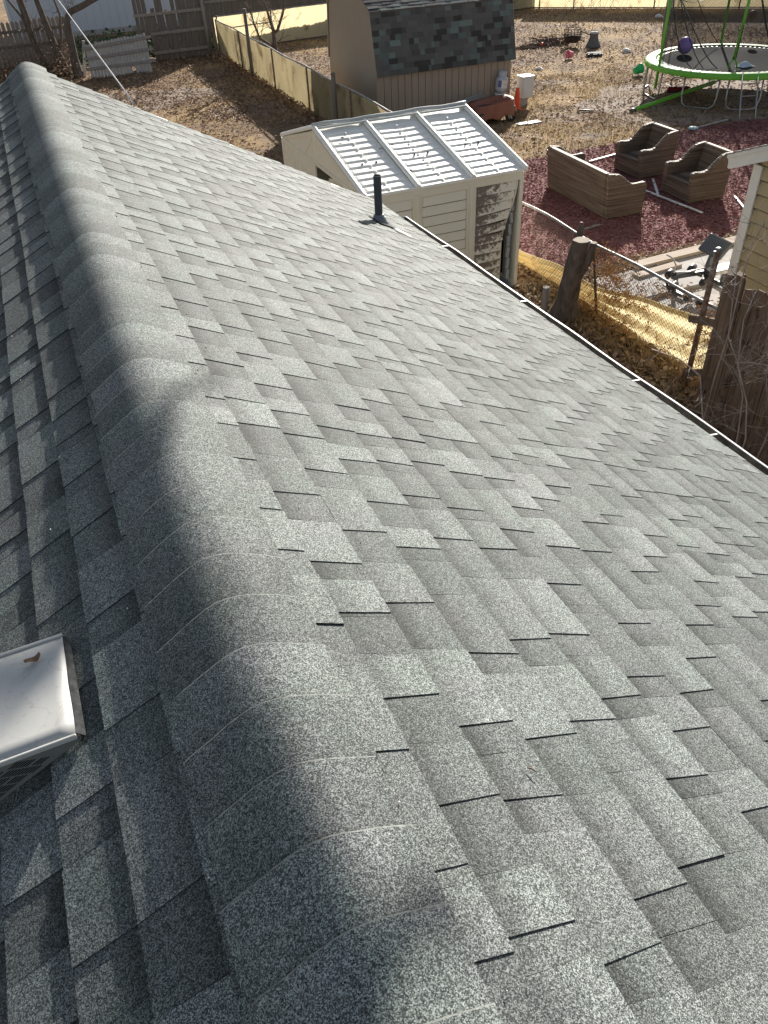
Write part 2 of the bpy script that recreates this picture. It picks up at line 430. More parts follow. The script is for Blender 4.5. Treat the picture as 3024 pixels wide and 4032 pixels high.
class MB:
    def __init__(self):
        self.v = []; self.f = []; self.t = []; self.mi = []; self.sm = []
        self.tone = 1.0; self.m = 0; self.smooth = False

    def add(self, vs, fs, tone=None):
        o = len(self.v)
        self.v += [Vector(p) for p in vs]
        for q in fs:
            self.f.append([o + i for i in q]); self.t.append(self.tone if tone is None else tone)
            self.mi.append(self.m); self.sm.append(self.smooth)
        return self

    def hexa(self, p, tone=None):
        """eight corners: bottom four then top four, same order"""
        return self.add(p, [(3, 2, 1, 0), (4, 5, 6, 7), (0, 1, 5, 4), (1, 2, 6, 5), (2, 3, 7, 6), (3, 0, 4, 7)], tone)

    def box(self, c, s, rot=None, tone=None):
        c = Vector(c); h = Vector(s) / 2
        R = rot if isinstance(rot, Matrix) else (Euler(rot).to_matrix() if rot else Matrix.Identity(3))
        pts = [(-1, -1, -1), (1, -1, -1), (1, 1, -1), (-1, 1, -1), (-1, -1, 1), (1, -1, 1), (1, 1, 1), (-1, 1, 1)]
        return self.hexa([c + R @ Vector((a * h.x, b * h.y, d * h.z)) for a, b, d in pts], tone)

    def bar(self, a, b, w, h, up=(0, 0, 1), tone=None):
        a = Vector(a); b = Vector(b); d = (b - a).normalized(); up = Vector(up)
        s = d.cross(up)
        if s.length < 1e-4:
            s = d.cross(Vector((0, 1, 0)))
        s.normalize(); u = s.cross(d)
        q = []
        for z in (-1, 1):
            for e, k in ((a, -1), (a, 1), (b, 1), (b, -1)):
                q.append(e + s * (k * w / 2) + u * (z * h / 2))
        return self.hexa(q, tone)

    def tube(self, pts, r, n=8, caps=True, tone=None, flat=1.0):
        pts = [Vector(p) for p in pts]
        rs = r if isinstance(r, (list, tuple)) else [r] * len(pts)
        o = len(self.v); pv = None
        for i, p in enumerate(pts):
            d = (pts[min(i + 1, len(pts) - 1)] - pts[max(i - 1, 0)])
            d = d.normalized() if d.length > 1e-9 else Vector((0, 0, 1))
            if pv is None:
                s = d.cross(Vector((0, 0, 1)))
                if s.length < 1e-3:
                    s = d.cross(Vector((1, 0, 0)))
            else:
                s = pv - d * pv.dot(d)
                if s.length < 1e-5:
                    s = d.orthogonal()
            s.normalize(); pv = s; u = d.cross(s)
            for k in range(n):
                a = 2 * math.pi * k / n
                self.v.append(p + (s * math.cos(a) + u * math.sin(a) * flat) * rs[i])
        t = self.tone if tone is None else tone
        for i in range(len(pts) - 1):
            for k in range(n):
                k2 = (k + 1) % n
                self.f.append([o + i * n + k, o + i * n + k2, o + (i + 1) * n + k2, o + (i + 1) * n + k])
                self.t.append(t); self.mi.append(self.m); self.sm.append(n > 4)
        if caps:
            for base, rev in ((0, True), ((len(pts) - 1) * n, False)):
                q = [o + base + k for k in range(n)]
                self.f.append(q[::-1] if rev else q); self.t.append(t); self.mi.append(self.m); self.sm.append(False)
        return self

    def lathe(self, c, prof, n=20, axis=None, caps=True, smooth=True):
        """prof: (radius, height) up the axis"""
        c = Vector(c); R = axis or Matrix.Identity(3)
        o = len(self.v)
        for r, z in prof:
            for k in range(n):
                a = 2 * math.pi * k / n
                self.v.append(c + R @ Vector((r * math.cos(a), r * math.sin(a), z)))
        for i in range(len(prof) - 1):
            for k in range(n):
                k2 = (k + 1) % n
                self.f.append([o + i * n + k, o + i * n + k2, o + (i + 1) * n + k2, o + (i + 1) * n + k])
                self.t.append(self.tone); self.mi.append(self.m); self.sm.append(smooth)
        if caps:
            for base, rev in ((0, True), ((len(prof) - 1) * n, False)):
                q = [o + base + k for k in range(n)]
                self.f.append(q[::-1] if rev else q); self.t.append(self.tone); self.mi.append(self.m); self.sm.append(False)
        return self

    def grid(self, fn, nu, nv, thick=0.0, tone_fn=None, smooth=True):
        """sheet fn(u, v) with u, v in 0..1; thick is given along the third return of fn or z"""
        o = len(self.v)
        for i in range(nu + 1):
            for j in range(nv + 1):
                self.v.append(Vector(fn(i / nu, j / nv)))
        for i in range(nu):
            for j in range(nv):
                a = o + i * (nv + 1) + j
                self.f.append([a, a + 1, a + nv + 2, a + nv + 1])
                self.t.append(tone_fn((i + .5) / nu, (j + .5) / nv) if tone_fn else self.tone)
                self.mi.append(self.m); self.sm.append(smooth)
        return self

    def prism(self, poly, a, b, frame=None, tone=None):
        """poly in 2-D (x, z) extruded along y from a to b; frame maps to world"""
        F = frame or Matrix.Identity(4)
        n = len(poly); o = len(self.v)
        for y in (a, b):
            for x, z in poly:
                self.v.append(F @ Vector((x, y, z)))
        fs = [list(range(n)), list(range(2 * n - 1, n - 1, -1))]
        for i in range(n):
            j = (i + 1) % n
            fs.append([i, i + n, j + n, j])
        t = self.tone if tone is None else tone
        for q in fs:
            self.f.append([o + k for k in q]); self.t.append(t); self.mi.append(self.m); self.sm.append(False)
        return self

    def mesh(self, name, inv=None):
        me = bpy.data.meshes.new(name)
        vs = [inv @ p for p in self.v] if inv is not None else self.v
        me.from_pydata([tuple(p) for p in vs], [], self.f)
        me.polygons.foreach_set('material_index', self.mi)
        me.polygons.foreach_set('use_smooth', self.sm)
        a = me.attributes.new('tone', 'FLOAT', 'CORNER')
        tv = []
        for q, t in zip(self.f, self.t):
            if isinstance(t, tuple): tv += list(t)
            else: tv += [t] * len(q)
        a.data.foreach_set('value', tv)
        me.update()
        return me

    def build(self, name, mats, parent=None, at=None, bevel=0, solid=0, subsurf=0, fix=False):
        """world-space vertices become one linked object; top-level objects get an origin at 'at'"""
        if parent is not None:
            W = WM[parent]
        else:
            W = Matrix.Translation(at) if at is not None else Matrix.Identity(4)
        me = self.mesh(name, W.inverted())
        for m_ in (mats if isinstance(mats, (list, tuple)) else [mats]):
            me.materials.append(m_)
        if fix:
            bm = bmesh.new(); bm.from_mesh(me); bmesh.ops.recalc_face_normals(bm, faces=bm.faces); bm.to_mesh(me); bm.free()
        ob = bpy.data.objects.new(name, me)
        col.objects.link(ob)
        if parent is not None:
            ob.parent = parent
        else:
            ob.matrix_world = W
        WM[ob] = W
        if solid:
            s = ob.modifiers.new('solid', 'SOLIDIFY'); s.thickness = solid; s.offset = 0
        if subsurf:
            s = ob.modifiers.new('sub', 'SUBSURF'); s.levels = subsurf; s.render_levels = subsurf
        if bevel:
            s = ob.modifiers.new('bevel', 'BEVEL'); s.width = bevel; s.segments = 2; s.limit_method = 'ANGLE'
        return ob


def tag(o, label=None, cat=None, group=None, kind=None):
    if label: o['label'] = label
    if cat: o['category'] = cat
    if group: o['group'] = group
    if kind: o['kind'] = kind
    return o


def thing(name, loc, label, cat, group=None, rz=0.0):
    o = bpy.data.objects.new(name, None)
    col.objects.link(o)
    o.empty_display_size = 0.1
    W = Matrix.Translation(loc) @ Matrix.Rotation(rz, 4, 'Z')
    o.matrix_world = W
    WM[o] = W
    return tag(o, label, cat, group)


def copy_tree(root, loc, rz, label, group=None):
    def cp(o, parent):
        c = o.copy(); col.objects.link(c)
        if parent is not None:
            c.parent = parent
        WM[c] = WM[o]
        for ch in [x for x in bpy.data.objects if x.parent == o]:
            cp(ch, c)
        return c
    r = cp(root, None)
    r.matrix_world = Matrix.Translation(loc) @ Matrix.Rotation(rz, 4, 'Z')
    tag(r, label, None, group)
    return r

# ================================================================ SETTING: ground
mb = MB()
mb.add([(-120, -60, G), (160, -60, G), (160, 200, G), (-120, 200, G)], [(0, 1, 2, 3)])
tag(mb.build('ground', SOIL), kind='structure')


def blob(cx, cy, rx, ry, z, n=40, seed=0, rough=0.25):
    pts = []
    for k in range(n):
        a = 2 * math.pi * k / n
        f = 1 + rough * (mn.noise(Vector((math.cos(a) * 1.7 + seed, math.sin(a) * 1.7, seed))) * 2)
        pts.append((cx + rx * f * math.cos(a), cy + ry * f * math.sin(a), z))
    return pts


mb = MB()
p = blob(17.3, 18.6, 3.3, 3.0, G + 0.004, seed=3)
mb.add(p, [tuple(range(len(p)))])
tag(mb.build('bare_dirt_patch', BARE), kind='structure')
mb = MB()
p = blob(4.3, 28.5, 1.9, 1.5, G + 0.004, seed=9, rough=0.5)
mb.add(p, [tuple(range(len(p)))])
tag(mb.build('bare_dirt_patch', BARE), kind='structure')
# mulch bed outline, slightly ragged
mp_ = [(7.0, 10.05), (8.0, 10.25), (9.7, 10.3), (10.9, 10.36), (13.5, 10.3), (22.0, 10.2), (22.0, 16.6), (19.5, 16.4), (17.3, 16.3), (14.7, 16.45),
       (12.4, 16.3), (11.0, 16.35), (9.9, 16.28), (8.4, 16.2), (7.35, 16.1), (7.1, 13.0)]
MULCH = []
for i in range(len(mp_)):
    a = mp_[i]; b = mp_[(i + 1) % len(mp_)]
    for k in range(8):
        t = k / 8
        j = 0.07
        MULCH.append((a[0] + (b[0] - a[0]) * t + rnd.uniform(-j, j), a[1] + (b[1] - a[1]) * t + rnd.uniform(-j, j)))
mb = MB()
mb.add([(x, y, G + 0.012) for x, y in MULCH], [tuple(range(len(MULCH)))])
tag(mb.build('mulch_bed', MULCHB), kind='structure')


def inside(x, y, poly):
    c = False; n = len(poly); j = n - 1
    for i in range(n):
        if (poly[i][1] > y) != (poly[j][1] > y) and x < (poly[j][0] - poly[i][0]) * (y - poly[i][1]) / (poly[j][1] - poly[i][1]) + poly[i][0]:
            c = not c
        j = i
    return c


# patio slab and step by the neighbour's house
mb = MB()
mb.box((9.6, 9.32, G + 0.05), (4.3, 0.95, 0.12))
tag(mb.build('patio_slab', CONC, bevel=0.012), kind='structure')
mb = MB()
mb.box((9.9, 8.3, G + 0.02), (5.2, 1.07, 0.06))
tag(mb.build('patio_slab', CONC, bevel=0.01), kind='structure')

# ================================================================ OUR HOUSE
TH = math.radians(27.5)
CT, ST = math.cos(TH), math.sin(TH)


def RR(s, y, h):
    """right slope: s down the slope, y along the ridge, h above the deck"""
    s2 = s - 0.042 * (y - 4.7) * max(0.0, (s - 0.5) / 3.0)
    sag = 0.006 * mn.noise(Vector((s2 * 0.9, y * 0.7, 3.1))) - 0.010
    return Vector((s2 * CT + (h + sag) * ST, y, -s2 * ST + (h + sag) * CT))


def RL(s, y, h):
    sag = 0.006 * mn.noise(Vector((s * 0.9 + 9, y * 0.7, 1.1))) - 0.010
    return Vector((-(s * CT) - (h + sag) * ST, y, -s * ST + (h + sag) * CT))


Y0, Y1 = -0.5, 7.70
house = thing('house', (0, 3.5, G), 'near house seen from its own grey shingle roof ridge', 'house')
mb = MB()
mb.add([RR(0, Y0 - 2.6, -0.02), RR(3.45, Y0 - 2.6, -0.02), RR(3.45, Y1 - 0.01, -0.02), RR(0, Y1 - 0.01, -0.02)], [(0, 1, 2, 3)])
mb.add([RL(0, Y0 - 2.6, -0.02), RL(3.45, Y0 - 2.6, -0.02), RL(3.45, Y1 - 0.01, -0.02), RL(0, Y1 - 0.01, -0.02)], [(3, 2, 1, 0)])
deck = mb.build('roof', SHC, house, solid=0.03)
mb = MB()
zt = -1.62
mb.prism([(-2.75, G), (2.75, G), (2.75, zt), (0, -0.22), (-2.75, zt)], Y0 - 2.4, Y1 - 0.25)
mb.build('wall', FASCIA, house, fix=True)


def smooth_tone(r):
    return r


def strip(F, s0, s1, ya, yb, seed, cap_lip=0.0):
    """one laminated shingle strip: thin backing plus raised saw-tooth tabs of different granule blends"""
    r = random.Random(seed)
    m = MB()
    top = s0 - 0.018
    hb0, hb1 = 0.0, 0.0056
    bt = r.uniform(0.80, 0.98)
    # backing, in pieces; the granule blend carries a printed darker band below the course above
    js = r.uniform(-0.002, 0.002)
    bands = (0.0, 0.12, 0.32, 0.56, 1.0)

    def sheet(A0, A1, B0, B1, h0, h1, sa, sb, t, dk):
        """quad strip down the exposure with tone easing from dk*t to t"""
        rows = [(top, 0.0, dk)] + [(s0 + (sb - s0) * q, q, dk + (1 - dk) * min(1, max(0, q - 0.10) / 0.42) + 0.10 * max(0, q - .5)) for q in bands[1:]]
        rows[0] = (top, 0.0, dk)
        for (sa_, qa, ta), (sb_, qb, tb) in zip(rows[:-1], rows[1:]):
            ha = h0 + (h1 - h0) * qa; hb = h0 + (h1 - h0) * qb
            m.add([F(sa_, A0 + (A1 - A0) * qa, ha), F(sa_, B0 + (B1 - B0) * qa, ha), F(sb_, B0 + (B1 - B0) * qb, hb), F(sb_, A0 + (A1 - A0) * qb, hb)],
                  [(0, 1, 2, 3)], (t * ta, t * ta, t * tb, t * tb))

    m.m = 0
    y = ya
    while y < yb - 0.002:
        w = min(r.uniform(0.22, 0.4), yb - 0.0012 - y)
        if yb - (y + w) < 0.08: w = yb - 0.0012 - y
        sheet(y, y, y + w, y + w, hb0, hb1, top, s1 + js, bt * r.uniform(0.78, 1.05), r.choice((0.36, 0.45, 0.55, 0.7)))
        y += w
        if yb - y < 0.003: break
    m.m = 1
    m.add([F(s1 + js, ya, hb1), F(s1 + js, yb, hb1), F(s1 + js, yb, 0), F(s1 + js, ya, 0)], [(0, 1, 2, 3)], 1)
    # tabs
    y = ya + r.uniform(0.0, 0.09)
    while y < yb - 0.07:
        w = min(r.choice((0.09, 0.12, 0.15, 0.18, 0.22)) * r.uniform(0.9, 1.1), yb - 0.002 - y)
        if w < 0.05:
            break
        sk = r.uniform(-0.007, 0.007)
        lift = r.uniform(0.0016, 0.0028) + (0.0015 if r.random() < 0.02 else 0)
        m.m = 0
        t = r.choice((0.88, 0.97, 1.05, 1.12, 1.18, 1.26)) * r.uniform(0.96, 1.04)
        h0, h1 = hb0 + 0.0020, hb1 + lift
        e = s1 + js + r.uniform(-0.0015, 0.0015)
        a0, a1, b0, b1 = y + sk * .6, y - sk * .4, y + w - sk * .6, y + w + sk * .5
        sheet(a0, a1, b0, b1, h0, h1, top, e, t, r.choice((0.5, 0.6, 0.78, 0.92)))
        m.m = 1
        m.add([F(e, a1, h1), F(e, b1, h1), F(e, b1, hb1 - 0.002), F(e, a1, hb1 - 0.002)], [(0, 1, 2, 3)], 1)
        m.add([F(top, a0, h0), F(e, a1, h1), F(e, a1, hb1 - .0005), F(top, a0, -0.001)], [(0, 1, 2, 3)], 1)
        m.add([F(top, b0, h0), F(e, b1, h1), F(e, b1, hb1 - .0005), F(top, b0, -0.001)], [(3, 2, 1, 0)], 1)
        y += w + r.choice((0.06, 0.09, 0.12, 0.15)) * r.uniform(0.85, 1.15)
    return m


def slope(F, starts, y_from, y_to, pitch, seed0, width=0.97):
    for ci, (s0, s1) in enumerate(starts):
        off = (ci * 0.37) % width
        y = y_from - off
        while y < y_to:
            a = max(y, y_from - 0.30); b = min(y + width, y_to + random.Random(ci).uniform(-0.012, 0.012))
            if b - a > 0.12:
                m = strip(F, s0, s1, a, b, seed0 + ci * 101 + int(round(y * 10)))
                m.build('shingle', [SH, SHC], deck, fix=False)
            y += width


EXP = 0.1400
courses_r = [(0.10, 0.24)] + [(0.24 + EXP * k, 0.24 + EXP * (k + 1)) for k in range(23)]
courses_r.append((courses_r[-1][1], 3.515))
slope(RR, courses_r[:-1], Y0, Y1, EXP, 1000)
EL = 0.1280
courses_l = [(0.055, 0.183)] + [(0.183 + EL * k, 0.183 + EL * (k + 1)) for k in range(6)]
slope(RL, courses_l, Y0, Y1, EL, 9000, 1.05)
# rest of the roof cover, outside or at the edge of the view
rest = MB()


def merge(m):
    o = len(rest.v)
    rest.v += m.v; rest.f += [[o + i for i in q] for q in m.f]; rest.t += m.t; rest.mi += m.mi; rest.sm += m.sm


s = courses_l[-1][1]; k = 0
while s < 3.5:
    merge(strip(RL, s, s + EL, -3.0, 7.70, 70 + k)); s += EL; k += 1
for i, (s0, s1) in enumerate(courses_l):
    merge(strip(RL, s0, s1, -3.0, Y0 - 0.3, 170 + i))
for i, (s0, s1) in enumerate(courses_r):
    merge(strip(RR, s0, s1, -3.0, Y0 - 0.3, 270 + i))
merge(strip(RR, courses_r[-1][0], courses_r[-1][1], Y0 - .3, Y1, 777))
tag(rest.build('shingles', [SH, SHC], house), kind='stuff')

# ridge caps, lapped so that the exposed rim looks away along the ridge
def capz(x, w):
    r0 = 0.030 if x < 0 else 0.055
    k = (math.tan(TH) * 0.137 + (0.006 if x < 0 else -0.012)) / (math.sqrt(0.137 ** 2 + r0 * r0) - r0)
    return -k * (math.sqrt(x * x + r0 * r0) - r0) - 0.014


yk = -2.6; ci = 0
while yk < Y1 - 0.02:
    r = random.Random(500 + ci)
    m = MB(); m.smooth = True
    e = 0.131
    wdt = 0.137 + r.uniform(-0.004, 0.004)
    hump = 0.009 * math.exp(-((yk - 1.75) / 0.35) ** 2) + r.uniform(0, 0.0025)
    n = 16
    y_a, y_b = yk - 0.004, min(yk + e + 0.02, Y1 + 0.01)
    skew = r.uniform(-0.008, 0.008)
    ha, hb = 0.0215 + hump, 0.0150 + hump * 0.7     # rim lies higher than the buried end
    t = r.choice((0.80, 0.9, 1.0, 1.1, 1.22)) * r.uniform(0.96, 1.04)

    def P(i, yy, h, dx=0):
        x = -wdt + 2 * wdt * i / n + skew * 0.3
        slope_ = math.tan(TH) * x / math.sqrt(x * x + 0.0020)
        nl = math.sqrt(1 + slope_ * slope_)
        return Vector((x + h * slope_ / nl, yy + skew * (i / n - .5) + 0.002 * mn.noise(Vector((x * 30, yk * 9, 0))), capz(x, wdt) + h / nl))
    rows = []
    for yy, h in ((y_a, hb), ((y_a + y_b) / 2, (ha + hb) / 2), (y_b - 0.0024, ha + .0003), (y_b, ha - 0.0002)):
        rows.append([P(i, yy, h) for i in range(n + 1)])
    for a in range(3):
        vs = rows[a] + rows[a + 1]
        m.m = 1 if a == 2 else 0
        g0, g1 = ((0.82, 0.98), (0.98, 1.06), (1.06, 1.06))[a]
        m.add(vs, [(i, i + 1, n + 2 + i, n + 1 + i) for i in range(n)], (t * g0, t * g0, t * g1, t * g1))
    m.m = 2; m.smooth = False
    lo = [P(i, y_b, ha - 0.007) for i in range(n + 1)]
    m.add(rows[3] + lo, [(i, i + 1, n + 2 + i, n + 1 + i) for i in range(n)], 1)
    for i in (0, n):
        q = [P(i, y_a, hb), P(i, y_b, ha), P(i, y_b, ha - 0.010), P(i, y_a, hb - 0.010)]
        m.add(q, [(0, 1, 2, 3) if i else (3, 2, 1, 0)], 1)
    if yk > Y0 - 0.1:
        m.build('ridge_cap_shingle', [SH, SHL, SHC], deck)
    else:
        m.build('ridge_cap_shingle', [SH, SHL, SHC], deck)
    yk += e; ci += 1

# metal drip edge on the rake
mb = MB()
for F, sg in ((RR, 1), (RL, -1)):
    for a in range(7):
        s0, s1 = a * 0.5, (a + 1) * 0.5
        mb.add([F(s0, Y1 - 0.03, -0.001), F(s1, Y1 - 0.03, -0.001), F(s1, Y1 + 0.006, -0.001), F(s0, Y1 + 0.006, -0.001),
                F(s1, Y1 + 0.006, -0.06), F(s0, Y1 + 0.006, -0.06)], [(0, 1, 2, 3), (3, 2, 4, 5)])
mb.build('drip_edge', WHITE, house)
mb = MB()
mb.bar((0.0, Y1 - 0.05, -0.16), (3.05, Y1 - 0.05, -0.16 - 3.05 * math.tan(TH)), 0.03, 0.18, (0, 0, 1))
mb.bar((0.0, Y1 - 0.05, -0.16), (-3.05, Y1 - 0.05, -0.16 - 3.05 * math.tan(TH)), 0.031, 0.18, (0, 0, 1))
mb.build('rake_board', WHITE, house)
# gutter along the eave, sagging and dented
def eave_x(y):
    return RR(3.50, y, 0)


gut = MB()
N = 60
ys = [-3.0 + (7.18 + 3.0) * i / N for i in range(N + 1)]
secs = []
for y in ys:
    e_ = eave_x(y)
    wob = 0.006 * mn.noise(Vector((y * 2.2, 0, 5))) + 0.008 * mn.noise(Vector((y * 0.9, 3, 5)))
    dz = -0.012 - 0.010 * (y / 7) + 0.006 * mn.noise(Vector((y * 1.7, 8, 2)))
    bx, bz = e_.x - 0.045, e_.z - 0.012
    fx = e_.x + 0.085 + wob; fz = e_.z + dz + 0.012
    secs.append([(bx, y, bz), (bx, y, fz - 0.10), (fx - 0.03, y, fz - 0.10), (fx, y, fz - 0.04), (fx, y, fz), (fx - 0.013, y, fz + 0.001), (fx - 0.014, y, fz - 0.010)])
for i in range(N):
    for j in range(6):
        gut.m = 0 if j in (3, 4, 5) else 1
        q = [secs[i][j], secs[i + 1][j], secs[i + 1][j + 1], secs[i][j + 1]]
        gut.add(q, [(0, 1, 2, 3)])
for i in range(N):
    A4, B4 = secs[i], secs[i + 1]
    gut.m = 1
    for (dx0, dz0, k0), (dx1, dz1, k1) in (((.004, -.02, 1), (-.034 + .03, .006, 2)), ((-.004, .006, 2), (-.017, -.002, 4))):
        P_ = lambda S, dx, dz, k: (S[k][0] + dx, S[k][1], S[k][2] + dz)
        gut.add([P_(A4, dx0, dz0, k0), P_(B4, dx0, dz0, k0), P_(B4, dx1, dz1, k1), P_(A4, dx1, dz1, k1)], [(0, 1, 2, 3)])
gut.m = 0
gut.add([secs[-1][k] for k in (0, 1, 2, 3, 4)], [(0, 1, 2, 3, 4)])
gutter = gut.build('gutter', [WHITE, GUTTER], house, solid=0.002)
for y in (0.2, 1.5, 2.9, 3.62, 5.0, 6.3):
    e_ = eave_x(y); m = MB()
    m.bar((e_.x - 0.02, y, e_.z + 0.004), (e_.x + 0.08, y, e_.z + 0.004 - 0.014), 0.013, 0.003)
    m.build('gutter_hanger', WHITE, gutter)
mb = MB()
for i in range(N):
    a, b = eave_x(ys[i]), eave_x(ys[i + 1])
    mb.add([(a.x - 0.05, a.y, a.z - 0.01), (b.x - 0.05, b.y, b.z - 0.01), (b.x - 0.05, b.y, b.z - 0.19), (a.x - 0.05, a.y, a.z - 0.19)], [(0, 1, 2, 3)])
mb.build('fascia_board', WHITE, house, solid=0.02)

# plumbing vent with flashing on the far part of the slope
pv = RR(2.845, 6.37, 0.0)
mb = MB()
mb.m = 0
mb.lathe(pv + Vector((0, 0, -0.05)), [(0.034, 0), (0.034, 0.44), (0.031, 0.442), (0.029, 0.435), (0.029, 0.40)], 18, caps=False)
mb.m = 1
mb.add([pv + Vector((0.028 * math.cos(a * .7), 0.028 * math.sin(a * .7), 0.36)) for a in range(9)], [tuple(range(9))])
pipe = mb.build('vent_pipe', [PIPEM, BLACK], house)
mb = MB(); mb.smooth = True
mb.lathe(pv + Vector((0, 0, -0.06)), [(0.088, 0.0), (0.082, 0.05), (0.070, 0.075), (0.062, 0.085), (0.062, 0.098), (0.050, 0.105), (0.046, 0.125), (0.036, 0.13)], 22, caps=False)
mb.build('flashing', LEAD, pipe)
mb = MB()
q = [RR(2.76, 6.26, 0.0135), RR(2.76, 6.48, 0.0135), RR(2.97, 6.48, 0.0145), RR(2.97, 6.26, 0.0145)]
mb.add(q, [(0, 1, 2, 3)])
mb.build('flashing_plate', LEADD, pipe, solid=0.002)
mb = MB()
mb.add([RR(2.93, 6.22, 0.017), RR(2.955, 6.24, 0.02), RR(3.05, 6.12, 0.018), RR(3.045, 6.10, 0.016)], [(0, 1, 2, 3)])
mb.build('flashing_lip', LEAD, pipe, solid=0.002)

# slant-back roof vent on the shaded slope
def vz(x):
    return -0.150 + 0.035 * (x + 0.325)


VX0, VX1, VY0, VY1 = -0.325, -0.66, 1.030, 1.292
vent = MB(); vent.m = 0
top = [(VX0, VY0, vz(VX0)), (VX0, VY1, vz(VX0)), (VX1, VY1, vz(VX1)), (VX1, VY0, vz(VX1))]
nx, ny = 12, 8
def vtop(u, v):
    x = VX0 + (VX1 - VX0) * u; y = VY0 + (VY1 - VY0) * v
    return (x, y, vz(x) + 0.0016 * mn.noise(Vector((x * 14, y * 14, 2))))
vent.grid(vtop, nx, ny)
rv = vent.build('roof_vent', [VENTM, VENTD], house, solid=0.0015)
tag(rv, 'white slant-back metal vent on the shaded left slope')
m = MB()
m.bar((VX0 - .0, VY1 + 0.004, vz(VX0) - 0.003), (VX1, VY1 + 0.004, vz(VX1) - 0.003), 0.008, 0.014)
m.build('folded_rim', VENTM, rv, bevel=0.002)
m = MB()
m.bar((VX0 - .0, VY0 - 0.003, vz(VX0) - 0.004), (VX1, VY0 - 0.003, vz(VX1) - 0.004), 0.006, 0.012)
m.build('folded_rim', VENTM, rv, bevel=0.002)
m = MB()
z_r = lambda x: -(-x) * math.tan(TH)
m.add([(VX0, VY0, vz(VX0) + .001), (VX0, VY1, vz(VX0) + .001), (VX0 + 0.010, VY1, vz(VX0) - 0.014), (VX0 + 0.014, VY0, vz(VX0) - 0.016)], [(0, 1, 2, 3)])
m.build('top_flange', LEADD, rv, solid=0.0015)
for yy, sg, nm in ((VY0, -1, 0), (VY1, 1, 1)):
    m = MB()
    xs = [VX0 + (VX1 - VX0) * i / 10 for i in range(11)]
    tp = [(x, yy, vz(x) - 0.002) for x in xs]; bt_ = [(x, yy, x * math.tan(TH) - 0.004) for x in xs]
    m.add(tp + bt_, [(i, i + 1, i + 12, i + 11) for i in range(10)])
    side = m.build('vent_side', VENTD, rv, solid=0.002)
    # louvre slits, in slanting bands that follow the roof
    m = MB()
    for band in range(-3, 16):
        for i in range(-10, 80):
            if i % 11 == 10: continue
            x = VX0 - 0.02 - 0.5 + i * 0.0056 + band * 0.004
            z = -0.085 - i * 0.0017 - band * 0.0225
            P4 = [(x, z), (x + 0.0033, z - 0.001), (x + 0.0033 + 0.021, z + 0.0115 - 0.001), (x + 0.021, z + 0.0115)]
            if all(pz < vz(px) - 0.016 and pz > px * math.tan(TH) + 0.006 and VX1 + .01 < px < VX0 - .03 for px, pz in P4):
                m.add([(px, yy + sg * 0.0016, pz) for px, pz in P4], [(0, 1, 2, 3)])
    if m.v: tag(m.build('louver_slots', BLACK, rv), kind='stuff')
# a curled dry leaf lying on the vent lid
m = MB(); m.smooth = True
def lf(u, v):
    x = (u - .5) * 0.034; y = (v - .5) * 0.020 * (1 - abs(u - .5) * 1.2)
    p = Matrix.Rotation(0.5, 3, 'Z') @ Vector((x, y, 0.010 * math.cos(u * 5) * 0.6 + 0.35 * abs(v - .5) * 0.03))
    return p + Vector((-0.385, 1.245, vz(-0.385) + 0.008))
m.grid(lf, 7, 5)
tag(m.build('leaf', LEAFD, at=(-0.385, 1.245, -0.15)), 'small curled brown leaf lying on the white metal roof vent lid', 'leaf')

# service cable from the rake
mb = MB()
A = Vector((0.781, 7.675, -0.395)); B = Vector((0.16, 30, 1.80))
pts = []
for i in range(25):
    t = i / 24; p = A.lerp(B, t); p.z -= 0.35 * 4 * t * (1 - t) * 0.25
    pts.append(p)
mb.tube(pts, 0.007, 6)
tag(mb.build('overhead_cable', WIREM, at=A), 'thin white cable rising from the roof rake over the left yard', 'cable')

# a dark twig caught on the near shingles
m = MB(); p = RR(0.47, 0.655, 0.012)
m.tube([p, p + Vector((0.006, -0.006, 0.002)), p + Vector((0.011, -0.016, 0.001))], [0.0016, 0.0018, 0.001], 5)
tag(m.build('twig', TWIGD, at=p), 'tiny dark twig lying on the sunlit near shingles', 'twig')

# loose grit and flecks on the near shingles
m = MB(); r = random.Random(55)
for k in range(260):
    s_ = abs(r.gauss(0, 1.1)); y_ = r.uniform(0.05, 6.5) ** 1.0
    F = RR if r.random() < .75 else RL
    if F is RR and s_ > 3.3 or F is RL and s_ > .9: continue
    hh = 0.0115 if s_ > .16 else 0.010 - 0.02 * s_
    p = F(max(.17, s_), y_, hh); q = r.uniform(.0009, .0022)
    m.box(p, (q * 2, q * 1.4, q), (r.uniform(0, 3), r.uniform(0, 3), r.uniform(0, 3)))
    m.mi[-6:] = [r.choice((0, 0, 1))] * 6
tag(m.build('loose_grit', [WHITE, TWIGD], house), kind='stuff')

# ================================================================ CREAM PLASTIC SHED
SX0, SX1, SY0, SY1 = 3.83, 6.38, 10.32, 14.0
SZE, SZR = -2.37, -1.89
SYM = (SY0 + SY1) / 2 + 0.08
shed = thing('plastic_shed', ((SX0 + SX1) / 2, SYM, G), 'cream plastic garden shed with white ribbed roof beside the chain link fence', 'shed')
xs_p = [SX0, SX0 + 0.82, SX0 + 1.69, SX1]


def roof_pt(x, t, h, back=False):
    """t 0 at ridge, 1 at eave"""
    y = SYM + ((SY0 - 0.05) - SYM) * t if not back else SYM + ((SY1 + 0.05) - SYM) * t
    z = SZR + (SZE - SZR) * t
    sg = -1 if not back else 1
    nrm = Vector((0, sg * (SZR - SZE), abs((SY0 - .05) - SYM))).normalized()
    return Vector((x, y, z)) + nrm * h


